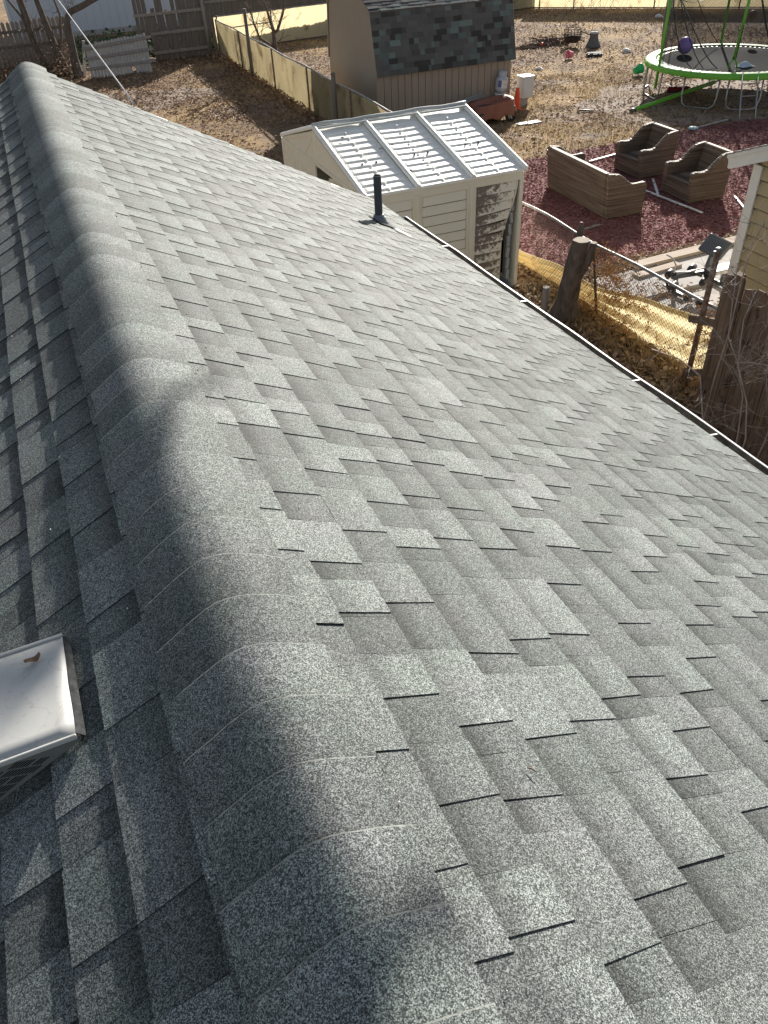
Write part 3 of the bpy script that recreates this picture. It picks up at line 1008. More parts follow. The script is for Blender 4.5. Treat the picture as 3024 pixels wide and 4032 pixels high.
for bi, back in enumerate((False, True)):
    for i in range(3):
        xa, xb = xs_p[i] + 0.035, xs_p[i + 1] - 0.035
        r = random.Random(30 + i + bi * 7)
        bow = r.uniform(-0.015, 0.01)
        nr = 11
        m = MB(); m.smooth = False
        # cross section down the slope: raised flat ribs with soft shoulders; ribs end short of the panel edge
        ts, hs = [0.0, 0.055], [0.0, 0.0]
        for k in range(nr):
            a = 0.07 + k * (0.90 / nr); w = 0.90 / nr
            ts += [a, a + w * 0.08, a + w * 0.66, a + w * 0.74]
            hs += [0.0, 0.007, 0.013, 0.0]
        ts.append(1.0); hs.append(0.0)
        xsn = [0, 0.045, 0.10, 0.5, 0.90, 0.955, 1.0]
        mul = [0, 0, 1, 1, 1, 0, 0]
        o = len(m.v)
        for t, h in zip(ts, hs):
            for u, q in zip(xsn, mul):
                sag = bow * 4 * u * (1 - u) * math.sin(math.pi * t) - 0.01 * math.sin(t * 3 + i) * u
                m.v.append(roof_pt(xa + (xb - xa) * u, t, h * q + sag, back))
        nu = len(xsn)
        for a in range(len(ts) - 1):
            for b in range(nu - 1):
                q = [o + a * nu + b, o + a * nu + b + 1, o + (a + 1) * nu + b + 1, o + (a + 1) * nu + b]
                m.f.append(q[::-1] if not back else q); m.t.append(1); m.sm.append(False)
                m.mi.append(1 if (hs[a] == hs[a + 1] == 0) or (b in (0, nu - 2)) else 0)
        pn = m.build('roof_panel', [ROOFP, ROOFP], shed, bevel=0)
        m = MB()
        # small clips, bolts and holes
        if not back:
            for k in range(11):
                t = 0.085 + k * 0.082
                p = roof_pt((xa + xb) / 2 + r.uniform(-.01, .01), t + 0.055, 0.012)
                m = MB(); m.box(p, (0.02, 0.045, 0.016), (0.26, 0, 0)); m.build('clip', ROOFP, pn)
            m = MB()
            for dx in (-0.11, 0.11):
                m.lathe(roof_pt((xa + xb) / 2 + dx, 0.60 - i * 0.02, 0.0), [(0.017, 0), (0.015, 0.022), (0.006, 0.026)], 8)
            m.build('bolt', DPOST, pn)
            m = MB()
            for dx, t in (((-0.12, .22), (.3, .45)), ((-.33, .42), (-.37, .80)), ((.34, .50), (.1, .7)))[i]:
                p = [roof_pt((xa + xb) / 2 + dx + 0.028 * math.cos(a) * (1 + .3 * math.sin(a * 3)), t + 0.012 * math.sin(a), 0.0335) for a in [j * math.pi / 4 for j in range(8)]]
                if i < 2 or dx < 0.2:
                    m.add(p, [tuple(range(8))])
            m.build('hole', BLACK, pn)
    for i, x in enumerate(xs_p):
        m = MB()
        w = 0.07
        a = roof_pt(x, -0.005, 0.022, back); b = roof_pt(x, 1.01, 0.022, back)
        m.bar(a, b, w, 0.045)
        m.bar(roof_pt(x, -0.005, 0.05, back), roof_pt(x, 1.01, 0.05, back), w * 0.45, 0.02)
        m.build('roof_rib', ROOFP, shed, bevel=0.008)
m = MB()
m.tube([(SX0 - 0.03 + (SX1 - SX0 + 0.06) * i / 12, SYM + 0.01 * math.sin(i), SZR + 0.05 + 0.008 * math.sin(i * 1.7)) for i in range(13)], 0.028, 8)
m.bar((SX0, SYM - 0.06, SZR + 0.018), (SX1, SYM - 0.06, SZR + 0.018), 0.07, 0.02)
m.bar((SX0, SYM - 0.105, SZR + 0.022), (SX1, SYM - 0.105, SZR + 0.022), 0.02, 0.03)
m.build('ridge_trim', GREYP, shed, bevel=0.004)
m = MB()
m.box(((SX0 + SX1) / 2, SY0 - 0.045, SZE - 0.004), (SX1 - SX0 + 0.08, 0.03, 0.04))
m.build('eave_trim', ROOFP, shed, bevel=0.006)
m = MB(); m.box(((SX0 + SX1) / 2, SY0 - 0.006, SZE - 0.085), (SX1 - SX0 - 0.02, 0.03, 0.13)); m.build('wall_header', CREAM, shed, bevel=0.004)
# front wall: corner posts, mullions, lapped panels, the right one buckled and mildewed


def buckle(x, z):
    """the last panel bulges inwards off its corner post"""
    if x < xs_p[2] + 0.1: return 0.0
    u = (x - xs_p[2]) / (SX1 - xs_p[2]); w = (z - G) / (SZE - G)
    q_ = min(1, max(0, (0.97 - w) / .6))
    return 0.10 * u * u * (3 * q_ * q_ - 2 * q_ ** 3)


for i in range(3):
    xa, xb = xs_p[i] + (0.075 if i else 0.10), xs_p[i + 1] - (0.075 if i < 2 else 0.10)
    m = MB()
    nb = 11; z1 = SZE - 0.16; z0 = G + 0.08; hb = (z1 - z0) / nb
    nx = 26
    for k in range(nb):
        za = z1 - k * hb; zb = za - hb
        vs = []
        pull = 0.0
        for (zz, d) in ((za, 0.0), (zb + 0.020, -0.022), (zb + 0.014, 0.016), (zb, 0.0)):
            for j in range(nx + 1):
                x = xa + (xb - xa) * j / nx
                if i == 2:
                    w = (za - G) / (SZE - G)
                    q_ = min(1, max(0, (0.97 - w) / .6)); pull = 0.17 * (3 * q_ * q_ - 2 * q_ ** 3) * (j / nx)
                dd = d if 0 < j < nx else 0.004
                vs.append((x - pull * (j / nx), SY0 + dd + buckle(x, zz), zz + (0.03 * (j / nx) * math.sin(k * 0.8) if i == 2 else 0)))
        W = nx + 1
        for j in range(nx):
            # mildew mask: heavy at the left end of each lath
            u = (j + .5) / nx
            tn = (0.14 - 0.24 * u + 0.03 * math.sin(k * 2.1)) if k < 4 else (0.09 - 0.11 * u + 0.03 * math.sin(k * 1.7))
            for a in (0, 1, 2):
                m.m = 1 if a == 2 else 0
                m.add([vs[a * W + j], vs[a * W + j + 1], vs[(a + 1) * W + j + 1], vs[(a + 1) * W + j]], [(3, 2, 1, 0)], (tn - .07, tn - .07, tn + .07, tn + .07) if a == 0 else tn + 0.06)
    pn = m.build('wall_panel', [MILDEW if i == 2 else CREAM, GROOVE_SHADE], shed)
    if i == 2:
        tag(pn, 'buckled end wall panel blotched with dark mildew')
    m = MB()
    if i < 2:
        for x in (xa - 0.012, xb + 0.012):
            m.box((x, SY0 - 0.004, (z0 + z1) / 2), (0.024, 0.03, z1 - z0 + 0.06))
        m.box(((xa + xb) / 2, SY0 - 0.004, z1 + 0.022), (xb - xa, 0.03, 0.03))
    else:
        m.box((xa - 0.012, SY0 - 0.004, (z0 + z1) / 2), (0.024, 0.03, z1 - z0 + 0.06))
        m.box(((xa + xb) / 2, SY0 - 0.004, z1 + 0.022), (xb - xa, 0.03, 0.03))
        m.tube([(xb - 0.17 * (3 * min(1, t / .6) ** 2 - 2 * min(1, t / .6) ** 3) + 0.012, SY0 + 0.005 + 0.10 * (3 * min(1, t / .6) ** 2 - 2 * min(1, t / .6) ** 3), z1 - t * (z1 - z0)) for t in [q / 14 for q in range(15)]], 0.014, 6)
    m.build('panel_frame', CREAM, pn, bevel=0.004)
for i, x in enumerate(xs_p):
    m = MB()
    if i in (1, 2):
        m.box((x, SY0 - 0.012, (G + SZE) / 2 - 0.05), (0.055, 0.06, SZE - G - 0.1))
        for d in (-0.05, 0.05):
            m.box((x + d * .8, SY0, (G + SZE) / 2 - 0.05), (0.03, 0.035, SZE - G - 0.1))
    else:
        m.box((x + (0.025 if i == 0 else -0.025), SY0 + 0.01, (G + SZE) / 2 - 0.02), (0.06, 0.06, SZE - G - 0.06))
    m.build('corner_post' if i in (0, 3) else 'mullion', CREAM, shed, bevel=0.005)
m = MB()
m.box((xs_p[2] + 0.5, SY0 + 0.42, (G + SZE) / 2), (0.7, 0.02, SZE - G - .2))  # black sheet standing in for the unlit inside behind the buckled panel
m.build('dark_interior', BLACK, shed)
m = MB()
for k in range(9):
    m.box((SX1 - 0.10 - 0.02 * math.sin(k * .7), SY0 + 0.12, G + 0.2 + k * 0.18), (0.05, 0.05, 0.17), (0, 0.1 * math.sin(k), 0))
m.build('bent_edge_strip', GREYP, shed, bevel=0.006)
# right wall
m = MB()
m.box((SX1 - 0.012, (SY0 + SY1) / 2, (G + SZE) / 2), (0.02, SY1 - SY0 - .06, SZE - G))
m.prism([(SY0, SZE), (SY1, SZE), (SYM, SZR)], 0, 0.02, Matrix(((0, 1, 0, SX1 - 0.022), (1, 0, 0, 0), (0, 0, 1, 0), (0, 0, 0, 1))))
m.build('side_wall', CREAM, shed, fix=True)
m = MB()
m.box(((SX0 + SX1) / 2, SY1 - 0.01, (G + SZE) / 2), (SX1 - SX0 - .08, 0.02, SZE - G))
m.build('back_wall', CREAM, shed)
# left gable: truss panels with diagonal folds, doors below, one missing
fr = Matrix(((0, 1, 0, 0), (1, 0, 0, 0), (0, 0, 1, 0), (0, 0, 0, 1)))
def gable(poly, x0, x1, name, mt, bev=0.0):
    m = MB(); F = Matrix(((0, 1, 0, 0), (1, 0, 0, 0), (0, 0, 1, 0), (0, 0, 0, 1)))
    m.prism(poly, x0, x1, F)
    return m.build(name, mt, shed, bevel=bev, fix=True)
zt_ = SZE - 0.02
for (ya, yb) in ((SY0 + 0.02, SYM - 0.02), (SYM + 0.02, SY1 - 0.02)):
    far = ya > SYM - 0.1
    if far:
        gable([(ya, zt_ - .03), (yb, zt_ - .03), (yb, zt_ + 0.03), (ya, SZR - 0.03)], SX0 - 0.01, SX0 + 0.012, 'gable_panel', CREAM, 0.004)
    else:
        gable([(ya, zt_ - .03), (yb, zt_ - .03), (yb, SZR - 0.03), (ya, zt_ + 0.03)], SX0 - 0.01, SX0 + 0.012, 'gable_panel', CREAM, 0.004)
    m = MB()
    m.bar((SX0 - 0.016, ya, zt_ + 0.0), (SX0 - 0.016, yb, zt_ + 0.0), 0.02, 0.05)
    if far:
        m.bar((SX0 - 0.016, ya + .1, SZR - 0.09), (SX0 - 0.016, yb - .1, zt_ + 0.02), 0.016, 0.035)
        m.bar((SX0 - 0.016, ya + .5, zt_ + .03), (SX0 - 0.016, ya + .12, SZR - 0.16), 0.016, 0.03)
    else:
        m.bar((SX0 - 0.016, yb - .1, SZR - 0.09), (SX0 - 0.016, ya + .1, zt_ + 0.02), 0.016, 0.035)
    m.build('gable_brace', CREAM, shed, bevel=0.003)
m = MB()
m.bar((SX0 - 0.018, SYM, zt_ - 0.02), (SX0 - 0.018, SYM, SZR - 0.02), 0.05, 0.03, (1, 0, 0))
m.build('gable_post', CREAM, shed, bevel=0.004)
m = MB()
m.box((SX0, SYM + 1.35, (G + zt_) / 2), (0.03, 1.0, zt_ - G))
for k in range(5):
    m.box((SX0 - 0.018, SYM + 0.98 + k * 0.18, (G + zt_) / 2), (0.012, 0.03, zt_ - G - .1))
m.build('side_wall', CREAM, shed)
m = MB()
m.box((SX0 - 0.005, SYM + 0.45, (G + zt_) / 2), (0.03, 0.78, zt_ - G - 0.03))
for k in range(4):
    m.box((SX0 - 0.024, SYM + 0.15 + k * 0.19, (G + zt_) / 2), (0.012, 0.03, zt_ - G - .3))
dr = m.build('door', CREAM, shed, bevel=0.003)
m = MB(); m.box((SX0 - 0.05, SYM + 0.12, G + 1.0), (0.03, 0.03, 0.14)); m.build('handle', BLACK, dr)
m = MB()
m.box((SX0 + 0.33, SYM - 0.62, (G + zt_) / 2 - 0.05), (0.03, 0.72, zt_ - G - 0.15), (0, 0.0, 0.95))
m.build('door', CREAM, shed, bevel=0.003)
m = MB()
m.box((SX0, SY0 + 0.38, (G + zt_) / 2), (0.03, 0.62, zt_ - G))
m.build('side_wall', CREAM, shed)
m = MB(); m.box(((SX0 + SX1) / 2, (SY0 + SY1) / 2, G + 0.02), (SX1 - SX0, SY1 - SY0, 0.03)); m.build('floor_panel', GREYP, shed)

# ================================================================ TAN BARN SHED
BX0, BX1, BY0, BY1 = 8.49, 12.47, 21.1, 24.65
ZW = -3.0; ZB = -1.63; BYK = BY0 + 0.21; ZP = -0.92; BYM = (BY0 + BY1) / 2
barn = thing('barn_shed', ((BX0 + BX1) / 2, BYM, G), 'tan barn shaped shed with dark shingled gambrel roof', 'shed')
m = MB(); m.box(((BX0 + BX1) / 2, BYM, (G + ZW) / 2 - .02), (BX1 - BX0 - 0.05, BY1 - BY0 - 0.05, ZW - G))
m.build('wall_core', TAN, barn)
nb = 20; w = (BX1 - BX0) / nb
for k in range(nb):
    m = MB(); m.box((BX0 + (k + .5) * w, BY0 - 0.008, (G + ZW) / 2 + .02), (w - 0.014, 0.022, ZW - G + 0.12))
    m.build('siding_board', TAN, barn)
for x in (BX0 + .03, BX1 - .03):
    m = MB(); m.box((x, BY0 - 0.022, (G + ZW) / 2), (0.09, 0.02, ZW - G + 0.08)); m.build('corner_board', TAN, barn)


def gam(y):
    a = min(y - BY0, BY1 - y)
    if a < BYK - BY0: return ZW + (ZB - ZW) * max(0, a) / (BYK - BY0)
    return ZB + (ZP - ZB) * (a - (BYK - BY0)) / (BYM - BYK)


nb = 18; w = (BY1 - BY0) / nb
for sx in (BX0, BX1):
    for k in range(nb):
        ya, yb = BY0 + k * w + 0.003, BY0 + (k + 1) * w - 0.003
        if k == 0: ya = BY0 + 0.012
        m = MB()
        poly = [(ya, G), (yb, G), (yb, gam(yb) - 0.01), ((ya + yb) / 2, gam((ya + yb) / 2) - 0.01), (ya, gam(ya) - 0.01)]
        m.prism(poly, sx - 0.012, sx + 0.012, Matrix(((0, 1, 0, 0), (1, 0, 0, 0), (0, 0, 1, 0), (0, 0, 0, 1))))
        m.build('siding_board', TAN, barn, fix=True)
# roof planes
def bpt(sec, t, x, h, back=False):
    if sec == 0:
        a = Vector((0, BYK, ZB)); b = Vector((0, BY0 - 0.13, ZW - 0.02))
    else:
        a = Vector((0, BYM, ZP)); b = Vector((0, BYK - 0.03, ZB + .01))
    d = b - a; nrm = Vector((0, -(-d.z), -d.y)).normalized() if False else Vector((0, d.z, -d.y)).normalized()
    p = a + d * t + nrm * h
    if back: p.y = 2 * BYM - p.y - (0.12 * t if sec == 0 else 0)
    return Vector((x, p.y, p.z))


RX0, RX1 = BX0 - 0.035, BX1 + 0.09
m = MB()
for back in (False, True):
    for sec in (0, 1):
        m.add([bpt(sec, 0, RX0, -0.02, back), bpt(sec, 0, RX1, -0.02, back), bpt(sec, 1, RX1, -0.02, back), bpt(sec, 1, RX0, -0.02, back)], [(0, 1, 2, 3)])
broof = m.build('roof', SHB, barn, solid=0.03)
stuff = MB()
cnt = 0
r = random.Random(5)
for back in (False, True):
    for sec in (0, 1):
        L = 1.4 if sec == 0 else 1.70
        nc = 11 if sec == 0 else 13
        for c_ in range(nc):
            t1 = (c_ + 1) / nc; t0 = max(0, c_ / nc - 0.01)
            x = RX0 + 0.001
            while x < RX1 - 0.03:
                wd = min(r.choice((0.1, 0.14, 0.18, 0.24, 0.3)), RX1 - x)
                if RX1 - (x + wd) < 0.05: wd = RX1 - x
                raised = r.random() < 0.5
                h1 = 0.012 if raised else 0.008; h0 = 0.004
                teal = r.random() < 0.17
                tn = r.choice((0.45, 0.7, 0.85, 0.95, 1.05)) * r.uniform(.9, 1.1) if not teal else r.uniform(0.75, 1.15)
                if not back and sec == 0:
                    mm = MB()
                else:
                    mm = MB()
                mm.tone = tn; mm.m = 0
                tt1 = t1 + r.uniform(-.003, .003)
                ps = [bpt(sec, tt1, x, -0.001, back), bpt(sec, tt1, x + wd - .002, -0.001, back), bpt(sec, t0, x + wd - .002, -0.001, back), bpt(sec, t0, x, -0.001, back),
                      bpt(sec, tt1, x, h1, back), bpt(sec, tt1, x + wd - .002, h1, back), bpt(sec, t0, x + wd - .002, h0, back), bpt(sec, t0, x, h0, back)]
                mm.hexa(ps)
                if not back and sec == 0 and cnt < 300:
                    mm.build('shingle', SHT if teal else SHB, broof); cnt += 1
                else:
                    o = len(stuff.v); stuff.v += mm.v; stuff.f += [[o + i for i in q] for q in mm.f]; stuff.t += mm.t
                    stuff.mi += [1 if teal else 0] * len(mm.f); stuff.sm += mm.sm
                x += wd
tag(stuff.build('shingles', [SHB, SHT], broof), kind='stuff')
for x in (RX0 - 0.004, RX1 + 0.004):
    for back in (False, True):
        for sec in (0, 1):
            a = bpt(sec, 0, x, -0.025, back); b = bpt(sec, 1, x, -0.025, back)
            m = MB(); m.bar(a, b, 0.02, 0.05, (0, -1, 1) if not back else (0, 1, 1))
            m.build('rake_trim', TAN, barn)

# ================================================================ FENCES


def chainlink(m, P, L, H, cell=0.075, r=0.0016):
    """diagonal wires on a sheet P(l, h)"""
    n = int((L + H) / cell) + 1
    for sgn in (1, -1):
        for k in range(n):
            l0 = k * cell - (H if sgn == 1 else 0)
            # line l = l0 + h (sgn 1) or l = l0 - h
            pts = []
            for j in range(5):
                h = H * j / 4
                l = l0 + h if sgn == 1 else l0 - h
                pts.append((l, h))
            # clip
            seg = [(l, h) for l, h in pts if 0 <= l <= L]
            if len(seg) < 2: continue
            off = 0.002 * sgn
            m.tube([P(l, h) + Vector((off, 0, 0)) for l, h in (seg[0], seg[len(seg) // 2], seg[-1]) if True] if len(seg) > 2 else [P(l, h) for l, h in seg], r, 3, caps=False)


# far side fence, along the yard from the plastic shed to the dark wood fence
fa = Vector((7.28, 14.2, G)); fb = Vector((7.55, 35.0, G))
side = thing('chain_link_fence', fa, 'long chain link side fence backed with dusty yellow cloth running from the plastic shed', 'fence')
FL = (fb - fa).length; fd = (fb - fa).normalized()
def PS(l, h, off=0.0):
    return fa + fd * l + Vector((off, 0, h))
m = MB()
m.tube([PS(FL * i / 24, 1.17 + 0.02 * math.sin(i * 1.3)) for i in range(25)], 0.022, 8)
m.build('top_rail', RAILM, side)
for y in (16.6, 20.0, 23.5, 27.05, 31.3, 34.9):
    m = MB(); l = y - 14.2
    m.tube([PS(l, 0, -.03), PS(l, 1.2, -.03)], 0.026, 8); m.build('fence_post', RUST if y == 20.0 else DPOST, side)
m = MB(); chainlink(m, lambda l, h: PS(l, h + 0.02, -0.045 + 0.012 * math.sin(l * 2)), FL, 1.13, 0.09, 0.0022); m.build('wire_mesh', CHAIN, side)
m = MB()
def cloth(u, v):
    l = u * FL; h = 0.0 + v * (1.13 + 0.02 * math.sin(l * 3))
    return PS(l, h, 0.02 + 0.035 * mn.noise(Vector((l * 1.6, v * 1.2, 1))) + 0.02 * math.sin(l * 4.1) * (1 - v))
m.grid(cloth, 150, 8); m.build('screen_cloth', SCREEND, side)

# back fence
ba = Vector((7.6, 35.5, G)); bb = Vector((23.2, 37.5, G))
def fence_line(a, b, label, H, posts, screen, rail=RAILM, name='chain_link_fence', cell=0.11, mid=None, wr=0.003):
    a = Vector(a); b = Vector(b); L = (b - a).length; d = (b - a).normalized(); nn = Vector((d.y, -d.x, 0))
    t = thing(name, a, label, 'fence')
    P = lambda l, h, o=0.0: a + d * l + nn * o + Vector((0, 0, h))
    m = MB(); m.tube([P(0, H), P(L, H)], 0.025, 8); m.build('top_rail', rail, t)
    m = MB(); m.tube([P(0, .05), P(L, .05)], 0.018, 6); m.build('bottom_rail', DPOST, t)
    for l in posts:
        m = MB(); m.tube([P(l, 0, .04), P(l, H + 0.04, .04)], 0.03, 8); m.build('fence_post', DPOST, t)
    m = MB(); chainlink(m, lambda l, h: P(l, h + 0.02, 0.055), L, H - .03, cell, wr); m.build('wire_mesh', CHAIN, t)
    m = MB(); m.grid(lambda u, v: P(u * L, 0.06 + v * (H - 0.08), -0.03 + 0.04 * mn.noise(Vector((u * L * 1.1, v * 1.5, 4)))), int(L * 5), 8)
    m.build('screen_cloth', screen, t)
    return t, P


t, PB = fence_line(ba, bb, 'back chain link fence with bright yellow cloth behind the bare sapling', 1.2, (0.1, 2.4, 5.0, 8.0, 11, 14), SCREEN)
m = MB(); m.tube([PB(0.6, 0.78, .05), PB(2.4, 0.80, .05)], 0.02, 6); m.build('middle_rail', DPOST, t)
fence_line((23.2, 37.5, G), (33.5, 28.0, G), 'pale cloth backed chain link fence behind the trampoline at the far corner', 1.6, (0.4, 2.0, 5.6, 9.2, 12.5), SCREENP, cell=0.12, wr=0.004)

# near collapsed stretch of fence behind the tree stump
near = thing('chain_link_fence', (6.85, 8.5, G), 'leaning chain link fence overgrown with orange vines beside the cut tree stump', 'fence')
NA, NB = 6.2, 11.3
def PN(y, h, off=0.0):
    z = G + 0.0 + h
    lean = 6.90 - 0.24 * (h / 1.2)
    return Vector((lean + off + 0.02 * math.sin(y * 2.1), y, z))
m = MB(); m.tube([PN(NA + (NB + .1 - NA) * i / 16, 1.18 - 0.02 * math.sin(i * .9) - 0.012 * i / 4 * (1 if i < 8 else (16 - i) / 8)) for i in range(17)], 0.020, 8)
m.build('top_rail', RAILM, near)
for y in (8.78,):
    m = MB(); m.tube([PN(y, 0, -.03), PN(y, 1.17, -.03)], 0.020, 7); m.build('fence_post', RUST if y < 8 else DPOST, near)
m = MB(); m.tube([(6.64, 6.56, G), (6.60, 6.50, G + 1.86)], 0.034, 9)
rp_ = m.build('end_post', RUST, near)
m = MB(); m.lathe((6.60, 6.50, G + 1.85), [(0.036, 0), (0.036, 0.01), (0.015, 0.02)], 10); m.box((6.55, 6.48, G + 1.84), (0.06, 0.015, 0.015)); m.build('post_cap', GALV, rp_)
m = MB(); chainlink(m, lambda l, h: PN(NA + l, h + 0.02, -0.045), 10.6 - NA, 1.12, 0.066, 0.0026)
m.build('wire_mesh', CHAIN, near)
m = MB()
def cl(u, v):
    y = NA + u * (NB + 0.2 - NA)
    d_ = max(0, 11.1 - y); top = 0.26 + 0.055 * d_ + 0.022 * d_ * d_
    bot = 0.03
    h = bot + (top - bot) * v
    fold = 0.05 * math.sin(v * 3 * 2 * math.pi + 0.6 * math.sin(y * 1.3))
    droop = -0.035 * (math.sin(y * 3.0)) * v
    return PN(y, h + droop, 0.04 + fold + 0.02 * mn.noise(Vector((y * 2, v * 2, 7))))
m.grid(cl, 70, 26)
m.build('screen_cloth', SCREEN, near)
m = MB(); m.tube([Vector(cl(i / 40, 1.0)) + Vector((0, 0, 0.008)) for i in range(41)], 0.016, 6); m.build('rolled_cloth_edge', SCREENP, near)

# ================================================================ WOOD FENCES


def board(m, a, w, h, d, n, thick=0.018, top='dog', tilt=0.0, r=rnd):
    """upright board at a, width w along d, facing n"""
    a = Vector(a); d = Vector(d); n = Vector(n); up = (Vector((0, 0, 1)) + d * tilt).normalized()
    c = 0.03 if top == 'dog' else w / 2 - 0.006
    q = 0.03 if top == 'dog' else 0.07
    jag = [r.uniform(-0.03, 0.03) for _ in range(4)] if top == 'rot' else [0] * 4
    if top == 'rot': c, q = 0.025, 0.02
    pts = [(0, 0), (w, 0), (w, h - q + jag[0]), (w - c, h + jag[1]), (c, h + jag[2]), (0, h - q + jag[3])]
    P1 = [a + d * x + up * z + n * thick / 2 for x, z in pts]
    P2 = [a + d * x + up * z - n * thick / 2 for x, z in pts]
    m.add(P1 + P2, [tuple(range(6)), tuple(range(11, 5, -1))] + [(i, i + 6, (i + 1) % 6 + 6, (i + 1) % 6) for i in range(6)])


# brown fence by the neighbour's house (near right)
nf = thing('wooden_fence', (6.33, 5.0, G), 'dark brown weathered board fence at the right end of the chain link stretch', 'fence')
y = 6.04; k = 0
r = random.Random(11)
while y > 2.2:
    w = r.uniform(0.135, 0.15)
    m = MB(); board(m, (6.32 + r.uniform(-.006, .006), y - w, G + r.uniform(-.01, .02)), w, 1.80 + r.uniform(-0.04, 0.03) - (0.05 if k == 3 else 0), (0, 1, 0), (1, 0, 0), 0.018, 'rot', r.uniform(-.012, .012), r)
    m.build('fence_board', NWOOD, nf, fix=True)
    y -= w + r.uniform(0.002, 0.012); k += 1
for z in (0.35, 1.0, 1.5):
    m = MB(); m.bar((6.37, 2.2, G + z), (6.37, 6.02, G + z), 0.04, 0.085); m.build('rail', NWOOD, nf)
m = MB(); m.box((6.42, 5.95, G + 0.9), (0.09, 0.09, 1.8)); m.box((6.42, 3.6, G + 0.9), (0.09, 0.09, 1.8)); m.build('post', NWOOD, nf)
# loose rails leaning between the end post and this fence
for a, b, lb in (((6.62, 6.72, G + 0.92), (6.40, 6.08, G + 1.18), 'short weathered rail bridging the rusty end post and the brown fence'),
                 ((6.75, 6.75, G + 0.12), (6.36, 6.10, G + 0.55), 'grey board leaning low on the yellow cloth beside the brown fence')):
    m = MB(); m.bar(a, b, 0.03, 0.085); tag(m.build('loose_board', NWOOD, at=a), lb, 'board')

# picket fence far left
pf = thing('picket_fence', (-1.0, 34.9, G), 'grey brown pointed picket fence behind the trees past the ridge peak', 'fence')
x = -6.0; r = random.Random(21); k = 0
while x < 1.98:
    w = 0.125; m = MB()
    board(m, (x, 34.85 + r.uniform(-.008, .008), G + r.uniform(-.02, .02)), w, 1.78 + r.uniform(-.03, .03), (1, 0, 0), (0, 1, 0), 0.02, 'point', r.uniform(-.01, .01), r)
    m.build('picket', GWOOD, pf, fix=True); x += w + 0.03
for z in (0.35, 1.0, 1.45):
    m = MB(); m.bar((-6, 34.80, G + z), (2.0, 34.80, G + z), 0.04, 0.09); m.build('rail', DWOOD, pf)
m = MB(); m.box((2.03, 34.82, G + 0.9), (0.1, 0.1, 1.75), (0, -0.05, 0)); m.build('post', DWOOD, pf)

# tall dark fence panel
df = thing('wooden_fence', (6.0, 35.0, G), 'tall dark plank fence with broken boards next to the yellow cloth fence corner', 'fence')
x = 4.55; r = random.Random(31); k = 0
while x < 7.12:
    w = r.uniform(0.13, 0.155)
    hh = 2.02 + r.uniform(-.06, .05) + 0.3
    if 5.0 < x < 5.28: hh = r.choice((1.55, 1.75))
    if 5.55 < x < 5.8: hh = 1.62
    zb = 0.0 if x > 4.98 else 0.9
    m = MB(); board(m, (x, 35.0 + r.uniform(-.012, .012), G + zb), w, hh - zb, (1, 0, 0), (0, 1, 0), 0.02, 'rot', r.uniform(-.012, .012), r)
    m.build('fence_board', DWOOD, df, fix=True); x += w + (0.02 if r.random() < .2 else 0.004); k += 1
for z, xa in ((1.54, 4.5), (0.92, 5.0), (0.29, 5.0)):
    m = MB(); m.bar((xa, 34.95, G + z), (7.2, 34.95, G + z + .02), 0.05, 0.10); m.build('rail', GWOOD, df)
m = MB(); m.tube([(7.13, 34.93, G), (7.10, 34.93, G + 2.3)], 0.06, 8); m.build('post', GWOOD, df)
# fallen panel
fp = thing('fallen_fence_panel', (3.4, 33.1, G), 'pale weathered fence panel propped low in front of the broken dark fence', 'fence')
r = random.Random(41); n_ = 19
A0 = Vector((2.36, 33.15, G)); B0 = Vector((4.50, 32.85, G))
d = (B0 - A0).normalized(); L = (B0 - A0).length; upv = Vector((0.06, 0.32, 1)).normalized(); nv = d.cross(upv).normalized()
for k in range(n_):
    a = A0 + d * (L * k / n_); h = 1.03 + 0.20 * k / n_ + r.uniform(-.03, .03)
    zb = 0.0 if k not in (13,) else 0.25
    w = L / n_ - 0.008
    pts = [a + upv * zb, a + d * w + upv * zb, a + d * w + upv * h, a + d * (w * .75) + upv * (h + .03), a + d * (w * .25) + upv * (h + .03), a + upv * h]
    m = MB(); m.add([p + nv * .009 for p in pts] + [p - nv * .009 for p in pts], [tuple(range(6)), tuple(range(11, 5, -1))] + [(i, i + 6, (i + 1) % 6 + 6, (i + 1) % 6) for i in range(6)])
    m.build('fence_board', PWOOD, fp, fix=True)
for t0, t1 in ((0.28, 0.36), (0.60, 0.74), (0.90, 1.12)):
    m = MB(); m.bar(A0 - d * .12 + upv * t0 + nv * .04, B0 + d * .18 + upv * t1 + nv * .04, 0.04, 0.09, upv); m.build('rail', GWOOD, fp)
m = MB(); m.bar((2.16, 33.5, G), (2.42, 33.5, G + 1.12), 0.09, 0.09); tag(m.build('leaning_post', PWOOD, at=(2.16, 33.5, G)), 'short pale square post leaning beside the fallen panel and tree', 'post')
# second fence farther back
f2 = thing('wooden_fence', (9.0, 38.4, G), 'distant grey plank fence behind the back yellow cloth', 'fence')
x = 7.2; r = random.Random(51)
while x < 24:
    w = 0.145; m = MB(); board(m, (x, 38.4, G), w, 1.72 + r.uniform(-.03, .03), (1, 0, 0), (0, 1, 0), 0.02, 'dog', 0, r)
    m.build('fence_board', DWOOD, f2, fix=True); x += w + 0.006
m = MB(); m.bar((7.1, 38.34, G + 1.42), (24, 38.34, G + 1.42), 0.05, 0.09); m.build('rail', GWOOD, f2)

